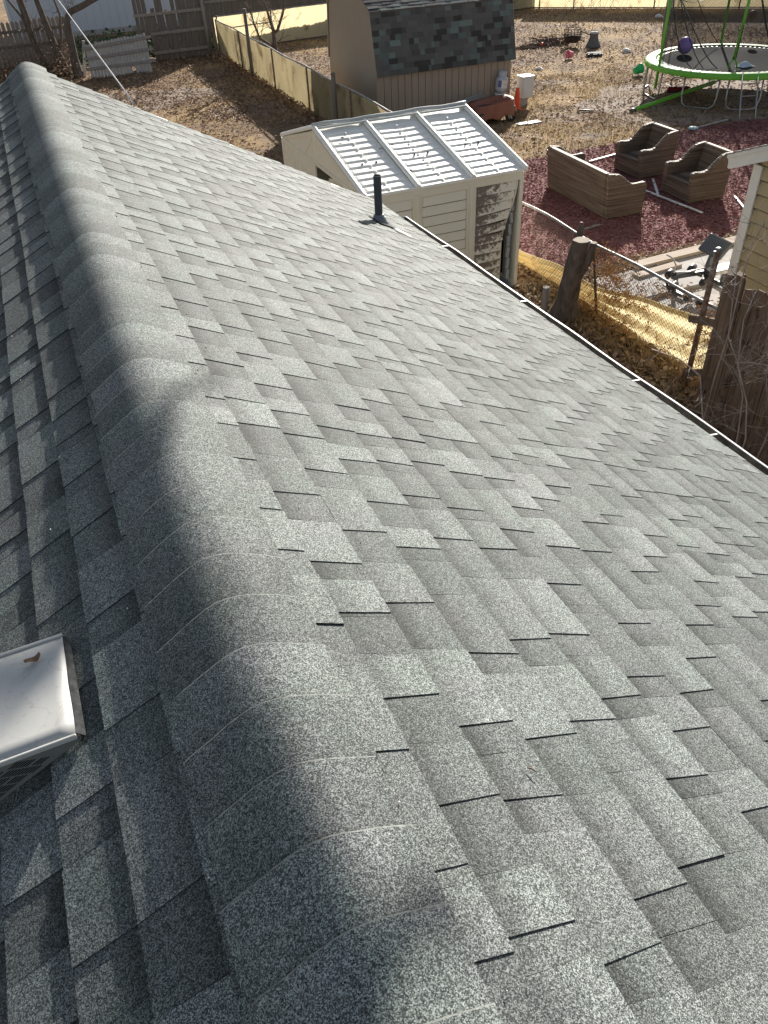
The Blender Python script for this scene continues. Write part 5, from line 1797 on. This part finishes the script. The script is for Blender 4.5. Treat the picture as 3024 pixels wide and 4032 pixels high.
# ================================================================ FIRE PIT CORNER
fx, fy = 19.1, 27.9
fpit = thing('fire_pit', (fx, fy, G), 'round black mesh sided fire pit on thin legs in the dry yard', 'fire pit')
m = MB(); m.smooth = True
m.lathe((fx, fy, G + .12), [(0.05, 0.0), (0.18, 0.02), (0.28, 0.09), (0.31, 0.17), (0.30, 0.17), (0.27, 0.10), (0.17, 0.04), (0.04, .02)], 24, caps=True); m.build('bowl', IRON, fpit)
m = MB()
for z in (.30, .36, .42, .58): m.tube([(fx + .315 * math.cos(a), fy + .315 * math.sin(a), G + z) for a in [k * math.pi / 12 for k in range(25)]], 0.014 if z in (.30, .58) else .006, 5, caps=False)
for k in range(8):
    a = k * math.pi / 4; m.tube([(fx + .315 * math.cos(a), fy + .315 * math.sin(a), G + .28), (fx + .315 * math.cos(a), fy + .315 * math.sin(a), G + .58)], .012, 5)
m.build('rim_frame', IRON, fpit)
m = MB()
chain_n = 40
for k in range(chain_n):
    a = 2 * math.pi * k / chain_n
    m.tube([(fx + .31 * math.cos(a + q * .12), fy + .31 * math.sin(a + q * .12), G + .29 + q * .07) for q in range(3)], .003, 3, caps=False)
    m.tube([(fx + .31 * math.cos(a - q * .12), fy + .31 * math.sin(a - q * .12), G + .29 + q * .07) for q in range(3)], .003, 3, caps=False)
m.build('mesh_side', IRON, fpit)
for k in range(4):
    a = k * math.pi / 2 + .4; m = MB(); m.tube([(fx + .22 * math.cos(a), fy + .22 * math.sin(a), G + .2), (fx + .30 * math.cos(a), fy + .30 * math.sin(a), G)], .012, 6); m.build('leg', IRON, fpit)
bx_, by_ = 19.65, 27.35
cb = thing('clay_chiminea_base', (bx_, by_, G), 'dark grey flared clay stand with pale cap beside the fire pit', 'stand')
m = MB(); m.smooth = True
m.lathe((bx_, by_, G), [(.27, 0), (.28, .03), (.24, .10), (.19, .2), (.15, .31), (.14, .40), (.17, .43)], 24); m.build('body', STONE, cb)
m = MB(); m.lathe((bx_, by_, G + .43), [(.17, 0), (.18, .03), (.12, .06), (.03, .07)], 20); m.build('cap', CONC, cb)
m = MB(); m.tube([(fx + .31, fy - .05, G + .48), (bx_ - .1, by_ + .1, G + .38)], .02, 6)
tag(m.build('iron_poker', IRON, at=(fx + .3, fy, G + .5)), 'dark iron bar bridging the fire pit and the flared stand', 'bar')
m = MB(); r = random.Random(12)
for k in range(130):
    c = Vector((r.gauss(18.6, .38), r.gauss(28.7, .25), G + abs(r.gauss(.05, .10)))); a = r.uniform(0, 6.3); L = r.uniform(.12, .4)
    dv = Vector((math.cos(a), math.sin(a), r.uniform(-.2, .3))) * L; m.tube([c - dv, c + Vector((0, 0, .03)), c + dv], [r.uniform(.008, .02)] * 2 + [.004], 4)
tag(m.build('stick_pile', TWIGD), 'heap of dark sticks left of the fire pit', 'sticks', kind='stuff')
m = MB(); r = random.Random(13)
for k in range(14):
    c = Vector((17.9 + r.uniform(-.5, .5), 28.7 + r.uniform(-.4, .4), G + .03)); a = r.uniform(-.6, .2); L = r.uniform(.2, .5)
    dv = Vector((math.cos(a), math.sin(a), .02)) * L; m.tube([c - dv, c + dv], .022, 5)
tag(m.build('scattered_branches', TWIGD), 'loose branches on the ground beside the stick heap', 'branches', kind='stuff')
ball('orange_ball', (18.2, 28.5, G + .075), .075, ORANGE, 'tiny orange ball among the sticks near the fire pit')


def pail(name, c, rb, rt, h, axis, mt, label, hm=WHITE):
    m = MB(); m.m = 0
    m.lathe(c, [(rb * .98, 0), (rb, .005), (rt, h), (rt + .01, h), (rt + .01, h - .015), (rt - .004, h - .02)], 18, axis, caps=False)
    m.m = 0; m.lathe(c, [(.001, .006), (rb, .006)], 18, axis, caps=False)
    m.m = 1
    ax = axis or Matrix.Identity(3)
    m.tube([Vector(c) + ax @ Vector((rt * math.cos(a), rt * .35 * math.sin(a) + .02, h + rt * .9 * math.sin(a))) for a in [k * math.pi / 10 for k in range(11)]], .005, 5)
    tag(m.build(name, [mt, hm], at=c), label, 'bucket')


pail('toy_bucket', (17.78, 22.42, G + .13), .10, .14, .24, Matrix.Rotation(math.radians(75), 3, 'Y'), GRNB, 'bright green toy bucket tipped over on the dry lawn')
pail('toy_bucket', (17.85, 26.0, G + .12), .09, .12, .2, Matrix.Rotation(math.radians(-80), 3, 'Y') @ Matrix.Rotation(.5, 3, 'Z'), PINKB, 'small pink toy bucket lying in front of the fire pit')
m = MB(); m.m = 0; m.box((18.66, 25.85, G + .05), (.52, .24, .08), (0, 0, -.3)); m.m = 1; m.box((18.68, 25.87, G + .10), (.50, .20, .03), (0.1, 0, -.3)); m.box((18.5, 25.78, G + .11), (.1, .08, .05))
tag(m.build('plastic_tray', [BLACKP, CONC], at=(18.66, 25.85, G), bevel=.01), 'black tray with pale top lying below the flared stand', 'tray')
for (x, y_, s_, lb) in ((20.0, 25.83, .17, 'white crumpled bag on the lawn right of the tray'), (25.8, 31.43, .18, 'pale crumpled litter by the far fence behind the trampoline net'), (15.9, 25.0, .12, 'small white scrap on the lawn left of the pink bucket')):
    m = MB(); m.smooth = True
    n = 8; rr3 = random.Random(int(x * 10))
    m.lathe((x, y_, G + .0), [(s_ * (1 if i == 0 else math.cos(i / n * 1.5)) * (1 + .25 * math.sin(i * 2.2)), s_ * .8 * i / n) for i in range(n)], 11)
    for i in range(len(m.v)): m.v[i] += Vector((rr3.uniform(-1, 1), rr3.uniform(-1, 1), rr3.uniform(-.3, .6))) * s_ * .14
    tag(m.build('litter', WHITE, at=(x, y_, G)), lb, 'litter')
m = MB(); m.tube([(13.7, 19.5, G + .03), (13.88, 19.40, G + .035), (14.15, 19.2, G + .03)], [.02, .026, .015], 6)
tag(m.build('black_stick', BLACKP, at=(13.9, 19.4, G)), 'short black stick lying alone on the tan lawn', 'stick')
m = MB(); m.box((11.05, 15.0 + 1.55, G + .03), (.26, .10, .05), (0, 0, -.2)); m.box((11.0, 16.58, G + .06), (.1, .07, .03))
tag(m.build('dark_scrap', BLACKP, at=(11.05, 16.55, G)), 'small dark scrap on the grass left of the far armchair', 'scrap')
m = MB()
m.bar((15.1, 16.4, G + .03), (16.3, 16.62, G + .035), .06, .02)
tag(m.build('edging_strip', CONC, at=(15.1, 16.4, G)), 'grey edging strip at the mulch edge under the trampoline ladder', 'strip')
m = MB(); m.lathe((15.0, 16.38, G + .0), [(.09, 0), (.12, .04), (.10, .07), (.03, .08)], 12)
tag(m.build('cyan_lid', CYANP, at=(15.0, 16.38, G)), 'small pale cyan lid on the grey edging strip end', 'lid')

# ================================================================ THINGS BY THE BARN
wx, wy = 11.25, 19.92
wb2 = thing('covered_cart', (wx, wy, G), 'garden cart covered with a rust brown tarp beside the tan barn', 'cart')
m = MB(); m.smooth = True
r = random.Random(17)
def tarpf(u, v):
    # u around, v: 0 centre top ring to 1 hem
    a = u * 2 * math.pi
    ca, sa = math.cos(a), math.sin(a)
    ex = (abs(ca) ** 4 + abs(sa) ** 4) ** (-.25)
    rx, ry = .66, .40
    if v < .3:
        k = v / .3; z = .40 + .02 * math.sin(a * 3) + .10 * k * k; s_ = k * .86
        z -= .14 * (1 - k)
    else:
        k = (v - .3) / .7; s_ = .86 + .16 * k + .045 * math.sin(a * 13 + 2 * k) * k + .04 * math.sin(a * 5 + 1) * k
        z = .50 - .04 * k - .32 * k ** 1.2 + .035 * math.sin(a * 9) * k
    z += .05 * ca
    return (wx + rx * ca * ex * s_, wy + ry * sa * ex * s_, G + z)
m.grid(tarpf, 110, 22)
m.build('tarp', TARP, wb2, solid=.006)
for sx, sy in ((-.45, -.33), (.42, -.33), (-.45, .33), (.42, .33)):
    m = MB(); R_ = Matrix.Rotation(math.pi / 2, 3, 'X')
    m.m = 0; m.lathe((wx + sx, wy + sy + .03, G + .15), [(.09, 0), (.15, .0), (.155, .02), (.155, .045), (.15, .06), (.09, .06)], 20, R_, caps=False)
    m.m = 1
    for k in range(6):
        a = k * math.pi / 3; m.tube([(wx + sx, wy + sy, G + .15), (wx + sx + .1 * math.cos(a), wy + sy, G + .15 + .1 * math.sin(a))], .012, 5)
    m.build('wheel', [BLACKP, WHITE], wb2)
m = MB(); m.box((wx, wy, G + .30), (1.1, .6, .14)); m.box((wx, wy, G + .2), (.9, .5, .06)); m.build('cart_body', BLACKP, wb2)
m = MB(); m.bar((10.3, 20.0, G + .51), (11.27, 20.45, G + .53), .14, .03); m.bar((10.3, 20.07, G + .54), (11.27, 20.52, G + .56), .02, .03)
tag(m.build('metal_channel', GALV, at=(10.8, 20.2, G + .5), bevel=.004), 'grey metal channel lying on the left end of the tarp covered cart', 'channel')
m = MB(); cx, cy = 12.07, 20.86
m.lathe((cx, cy, G + .0), [(.135, 0), (.15, .36), (.16, .36), (.16, .40), (.165, .41), (.165, .43), (.15, .435)], 22)
tag(m.build('white_bucket', WHITE, at=(cx, cy, G)), 'white plastic bucket under the gas tank against the tan barn', 'bucket')
gt = thing('propane_tank', (cx, cy, G + .44), 'dirty white propane tank standing tilted on the white bucket', 'tank')
R_ = Matrix.Rotation(.10, 3, 'Y'); m = MB()
m.lathe((cx, cy, G + .45), [(.10, 0), (.12, .02), (.16, .06), (.165, .10), (.165, .30), (.155, .35), (.11, .39), (.05, .41)], 24, R_); m.build('tank_body', TANKW, gt)
m = MB(); m.lathe((cx, cy, G + .45), [(.105, .385), (.115, .52), (.108, .52), (.098, .385)], 20, R_, caps=False)
c0 = Vector((cx, cy, G + .45)) + R_ @ Vector((0, 0, .42)); m.tube([c0, c0 + R_ @ Vector((0, 0, .09))], .022, 8); m.box(c0 + Vector((0, -.11, .04)), (.05, .02, .04)); m.build('collar', TANKW, gt)
m = MB(); m.m = 0
def lab(u, v, a0, a1, z0, z1): 
    a = a0 + (a1 - a0) * u; return Vector((cx, cy, G + .45)) + R_ @ Vector((.1665 * math.cos(a), .1665 * math.sin(a), z0 + (z1 - z0) * v))
m.m = 0; m.grid(lambda u, v: lab(u, v, 3.6, 4.15, .14, .30), 6, 1)
m.m = 1; m.grid(lambda u, v: lab(u, v, 4.2, 5.3, .12, .31), 8, 1)
for i in range(len(m.v)): pass
m.m = 2
for k in range(3): m.grid(lambda u, v, k=k: Vector(lab(u, v, 4.85 + .09 * k, 4.90 + .09 * k, .2 - .012 * k, .235 - .012 * k)) + Vector((0, -.002, 0)), 2, 1)
m.build('label', [BLUEP, WHITE, REDP], gt)
cn = thing('traffic_cone', (12.47, 20.62, G), 'bright orange traffic cone at the corner of the tan barn', 'cone')
m = MB(); m.lathe((12.47, 20.62, G + .02), [(.125, 0), (.10, .03), (.045, .52), (.035, .53), (.032, .50)], 22, caps=False); m.build('cone_body', ORANGE, cn)
m = MB(); m.box((12.47, 20.62, G + .012), (.28, .28, .022)); m.build('base', ORANGE, cn, bevel=.006)
ub = thing('utility_box', (12.90, 20.95, G), 'white utility cabinet on a block beside the tan barn corner', 'cabinet')
m = MB(); m.box((12.90, 20.95, G + .48), (.36, .34, .52)); m.build('cabinet_body', WHITE, ub, bevel=.012)
m = MB(); m.box((12.90, 20.774, G + .48), (.32, .012, .47)); m.build('door', WHITE, ub, bevel=.004)
m = MB(); m.box((12.90, 20.95, G + .75), (.39, .37, .025)); m.build('lid', WHITE, ub, bevel=.006)
m = MB(); m.box((12.86, 20.98, G + .10), (.22, .24, .20)); m.build('block', CONC, ub, bevel=.01)
m = MB(); m.smooth = False
p = blob(12.0, 19.15, .42, .10, G + .02, 22, 4, .35)
m.add(p, [tuple(range(22))]); 
tag(m.build('paper_strip', WHITE, at=(12.1, 19.4, G), solid=.02), 'flat white sheet lying on the ground in front of the cart', 'sheet')

# ================================================================ WEIGHT BENCH on the patio
wbn = thing('weight_bench', (8.9, 8.75, G), 'black home gym bench with slate grey pad on the patio', 'exercise bench')
px_ = Vector((8.69, 8.60, -3.40))
pn_ = Vector((-.55, -.35, .76)).normalized(); pu_ = Vector((.126, -.365, -.077)).normalized(); pu_ = (pu_ - pn_ * pu_.dot(pn_)).normalized(); pw_ = pn_.cross(pu_)
pr = Matrix((pu_, pw_, pn_)).transposed()
m = MB(); m.box(px_, (.39, .31, .065), pr); m.build('arm_pad', PADM, wbn, bevel=.03)
m = MB(); m.box(px_ - pn_ * .045, (.32, .24, .02), pr); m.build('pad_board', BLACKP, wbn)
m = MB(); m.bar(px_ - pn_ * .05, (8.82, 8.80, G + .34), .06, .09, (1, 0, 0)); m.build('pad_post', PADM, wbn, bevel=.006)
m = MB(); m.bar((8.22, 8.86, G + .33), (9.15, 8.70, G + .35), .06, .06); m.build('frame', PADM, wbn, bevel=.005)
for x, y_ in ((8.30, 8.85), (9.10, 8.71)):
    m = MB(); m.bar((x, y_, G + .08), (x, y_, G + .33), .05, .05, (1, 0, 0)); m.bar((x, y_ - .22, G + .1), (x, y_ + .22, G + .1), .05, .05); m.build('leg', PADM, wbn, bevel=.004)
m = MB(); m.box((9.05, 8.62, G + .40), (.60, .27, .06), (0, 0, -.1)); m.build('seat', TANKW, wbn, bevel=.02)
m = MB(); m.tube([(8.0, 8.62, G + .24), (8.06, 8.80, G + .34), (8.24, 8.87, G + .38), (8.5, 8.80, G + .38), (8.62, 8.66, G + .34)], .02, 7); m.build('leg_arm', BLACKP, wbn)
m = MB(); m.tube([(8.26, 8.90, G + .38), (8.36, 8.96, G + .44), (8.33, 9.02, G + .54), (8.24, 9.08, G + .60)], .012, 6); m.build('curl_bar', STEELB, wbn)
for (x, y_, z) in ((8.10, 8.66, .30), (8.20, 8.90, .38), (8.62, 8.90, .38), (8.78, 8.70, .33), (8.28, 8.50, .14), (8.40, 8.36, .10), (8.62, 8.60, .28)):
    m = MB(); m.lathe((x, y_, G + z), [(.02, -.09), (.05, -.08), (.055, 0), (.05, .08), (.02, .09)], 12, Matrix.Rotation(.5, 3, 'Z') @ Matrix.Rotation(math.pi / 2, 3, 'Y')); m.build('foam_roller', BLACKP, wbn)
for a, b in (((8.10, 8.40, G + .12), (8.5, 8.35, G + .16)), ((8.2, 8.75, G + .42), (8.7, 8.72, G + .43)), ((7.75, 8.25, G + .10), (8.20, 8.30, G + .12))):
    m = MB(); m.tube([a, b], .012, 6); m.build('steel_bar', STEELB, wbn)
m = MB(); m.bar((8.3, 9.85, G + .14), (10.9, 9.96, G + .14), .22, .05, tone=1)
tag(m.build('long_plank', PLANK, at=(9.5, 9.9, G), bevel=.004), 'long sunbleached plank edging the patio slab below the mulch', 'plank')
m = MB(); m.bar((8.1, 9.52, G + .13), (9.0, 9.60, G + .13), .16, .04)
tag(m.build('short_plank', PLANK, at=(8.5, 9.5, G), bevel=.004), 'shorter worn plank half hidden behind the orange vines', 'plank')

# ================================================================ LEAVES, GRASS, MULCH CHIPS (nobody could count them)


def scatter(name, pts, size, mt, label=None, tilt=0.5, z0=0.0, bend=True, aspect=0.6, seed=1):
    rg = np.random.RandomState(seed)
    n = len(pts); pts = np.asarray(pts)
    a = rg.uniform(0, 2 * np.pi, n); s_ = rg.uniform(size[0], size[1], n)
    u = np.stack([np.cos(a), np.sin(a), rg.uniform(-tilt, tilt, n)], 1) * s_[:, None]
    v = np.stack([-np.sin(a), np.cos(a), rg.uniform(-tilt, tilt, n)], 1) * (s_ * aspect)[:, None]
    c = np.stack([pts[:, 0], pts[:, 1], np.full(n, G + z0)], 1)
    lift = np.abs(u[:, 2]) + np.abs(v[:, 2]) + rg.uniform(0.002, 0.02, n)
    c[:, 2] += lift
    up = np.zeros((n, 3)); up[:, 2] = s_ * rg.uniform(0.1, 0.6, n)
    V = np.stack([c - u, c + v + up, c + u, c - v + up], 1).reshape(-1, 3)
    me = bpy.data.meshes.new(name)
    me.vertices.add(4 * n); me.vertices.foreach_set('co', V.ravel())
    i = np.arange(n) * 4
    F = np.stack([i, i + 1, i + 2, i, i + 2, i + 3], 1).ravel()
    me.loops.add(6 * n); me.loops.foreach_set('vertex_index', F)
    me.polygons.add(2 * n); me.polygons.foreach_set('loop_start', np.arange(2 * n) * 3); me.polygons.foreach_set('loop_total', np.full(2 * n, 3))
    me.update(); me.validate()
    me.materials.append(mt)
    o = bpy.data.objects.new(name, me); col.objects.link(o); WM[o] = Matrix.Identity(4)
    tag(o, label, None, None, 'stuff')
    return o


rg = np.random.RandomState(4)


def region(n, x0, x1, y0, y1, dens=None, seed=0):
    g = np.random.RandomState(seed); out = []
    X = g.uniform(x0, x1, n); Yv = g.uniform(y0, y1, n); U = g.uniform(0, 1, n)
    for x, y_, u in zip(X, Yv, U):
        if inside(x, y_, MULCH): continue
        if BX0 - .1 < x < BX1 + .1 and BY0 - .1 < y_ < BY1 + .1: continue
        if SX0 < x < SX1 and SY0 < y_ < SY1: continue
        if x > HX - .1 and y_ < 10.2: continue
        d_ = 0.55 + 0.9 * mn.noise(Vector((x * .45, y_ * .45, seed)))
        if dens: d_ *= dens(x, y_)
        if u < d_: out.append((x, y_))
    return out


scatter('leaves_near', region(18000, 3.0, 7.0, 3.0, 13.5, lambda x, y_: 3, 1), (.03, .072), LEAFD, 'brown leaf litter between the roof and the near fence', .6, 0, seed=2)
scatter('leaves_near_pale', region(5200, 3.2, 7.0, 4.0, 10.2, lambda x, y_: 1.2, 6), (.03, .06), LEAF, 'paler dry leaves on top of the near litter', .5, .03, seed=5)
scatter('leaves_left_yard', region(34000, -2.5, 7.3, 13.0, 35.2, None, 2), (.03, .065), LEAFD, 'brown leaves covering the left yard', .5, seed=3)
scatter('leaves_left_yard_pale', region(4500, -2.5, 7.3, 13.0, 34.5, None, 12), (.022, .05), LEAF, 'pale dry leaves dotted over the left yard', .5, .01, seed=13)
scatter('leaves_right_yard', region(24000, 7.4, 28.0, 15.5, 38.0, None, 3), (.028, .055), LEAF, 'pale dry leaves dotted over the right yard', .45, seed=4)
scatter('leaves_right_yard_dark', region(30000, 7.4, 28.0, 16.0, 38.0, None, 8), (.03, .06), LEAFD, 'brown leaves in the right yard', .4, seed=14)
scatter('leaves_by_patio', [(x, y_) for x, y_ in zip(rg.uniform(7.0, 11, 1900), rg.normal(10.14, .12, 1900))], (.025, .05), LEAF, 'leaves along the patio edge', .5, .02, seed=15)
scatter('leaves_on_patio', [(x, y_) for x, y_ in zip(rg.uniform(7.1, 8.7, 170), rg.uniform(7.9, 9.9, 170))], (.02, .045), LEAFD, 'leaves blown on the patio slab', .3, .11, seed=25)
scatter('leaves_under_picket', [(x, y_) for x, y_ in zip(rg.uniform(7.05, 7.5, 1400), rg.uniform(14.2, 35, 1400))], (.03, .07), LEAFD, 'leaves heaped along the side fence', .9, .02, seed=16)
mpts = []
g = np.random.RandomState(9)
while len(mpts) < 60000:
    for x, y_ in zip(g.uniform(6.9, 19.5, 4000), g.uniform(10.0, 16.7, 4000)):
        if inside(x, y_, MULCH) and not (x > 13.5 and y_ < 11.5): mpts.append((x, y_))
mpts = [(x + random.Random(i).gauss(0, .07), y_ + random.Random(i + 7).gauss(0, .07)) for i, (x, y_) in enumerate(mpts[:60000])]
scatter('mulch_chips', mpts, (.015, .04), CHIP, 'red wood mulch chips', .32, .012, aspect=.32, seed=10)
# dry grass clumps
m = MB(); r = random.Random(19)
def blades(n, x0, x1, y0, y1, cond, h=(.04, .1)):
    k = 0
    while k < n:
        x = r.uniform(x0, x1); y_ = r.uniform(y0, y1); k += 1
        if inside(x, y_, MULCH) or (SX0 < x < SX1 and SY0 < y_ < SY1) or (BX0 - .05 < x < BX1 + .05 and BY0 - .05 < y_ < BY1): continue
        if mn.noise(Vector((x * .8, y_ * .8, 4))) < cond: continue
        hh = r.uniform(*h); a = r.uniform(0, 6.3); w = .006
        dx, dy = math.cos(a), math.sin(a)
        l_ = r.uniform(.1, .9) * hh
        m.add([(x - dy * w, y_ + dx * w, G), (x + dy * w, y_ - dx * w, G), (x + dx * l_, y_ + dy * l_, G + hh)], [(0, 1, 2)])
blades(26000, 7.4, 18, 15.8, 24, -.1)
blades(12000, 0, 7.2, 15, 30, .05)
blades(3500, 6.3, 7.2, 6.3, 10.2, -1, (.05, .22))
tag(m.build('dry_grass', GRASSD), 'dry tan grass blades', kind='stuff')
m = MB()
for k in range(5200):
    x = r.uniform(2.4, 8.0); y_ = r.gauss(37.8, 1.7)
    if y_ < 35.4: continue
    c = Vector((x, y_, G + r.uniform(.02, .35))); s_ = r.uniform(.04, .1)
    u_ = Vector((r.uniform(-1, 1), r.uniform(-1, 1), r.uniform(-.6, .6))) * s_; w_ = u_.orthogonal().normalized() * s_
    m.add([c - u_, c + w_, c + u_, c - w_], [(0, 1, 2, 3)])
tag(m.build('ivy', GRASSG), 'low green ivy behind the fallen fence panel', kind='stuff')
# brush and weeds at the back fences
m = MB()
for k in range(26):
    x, y_ = (r.gauss(25.2, .7), 0); y_ = 37.5 - (x - 23.2) * .92 - .35
    branchy(m, (x, y_, G), (r.uniform(-.5, .5), r.uniform(-.5, .3), 1), r.uniform(.4, .8), .008, 2, r, gnarl=.3)
for k in range(20):
    branchy(m, (r.uniform(7.3, 7.9), r.uniform(33.5, 35.8), G), (r.uniform(-.4, .4), r.uniform(-.4, .3), 1), r.uniform(.4, .9), .008, 2, r, gnarl=.3)
tag(m.build('dry_weeds', TWIG), 'dry weeds at the foot of the yard fences', kind='stuff')
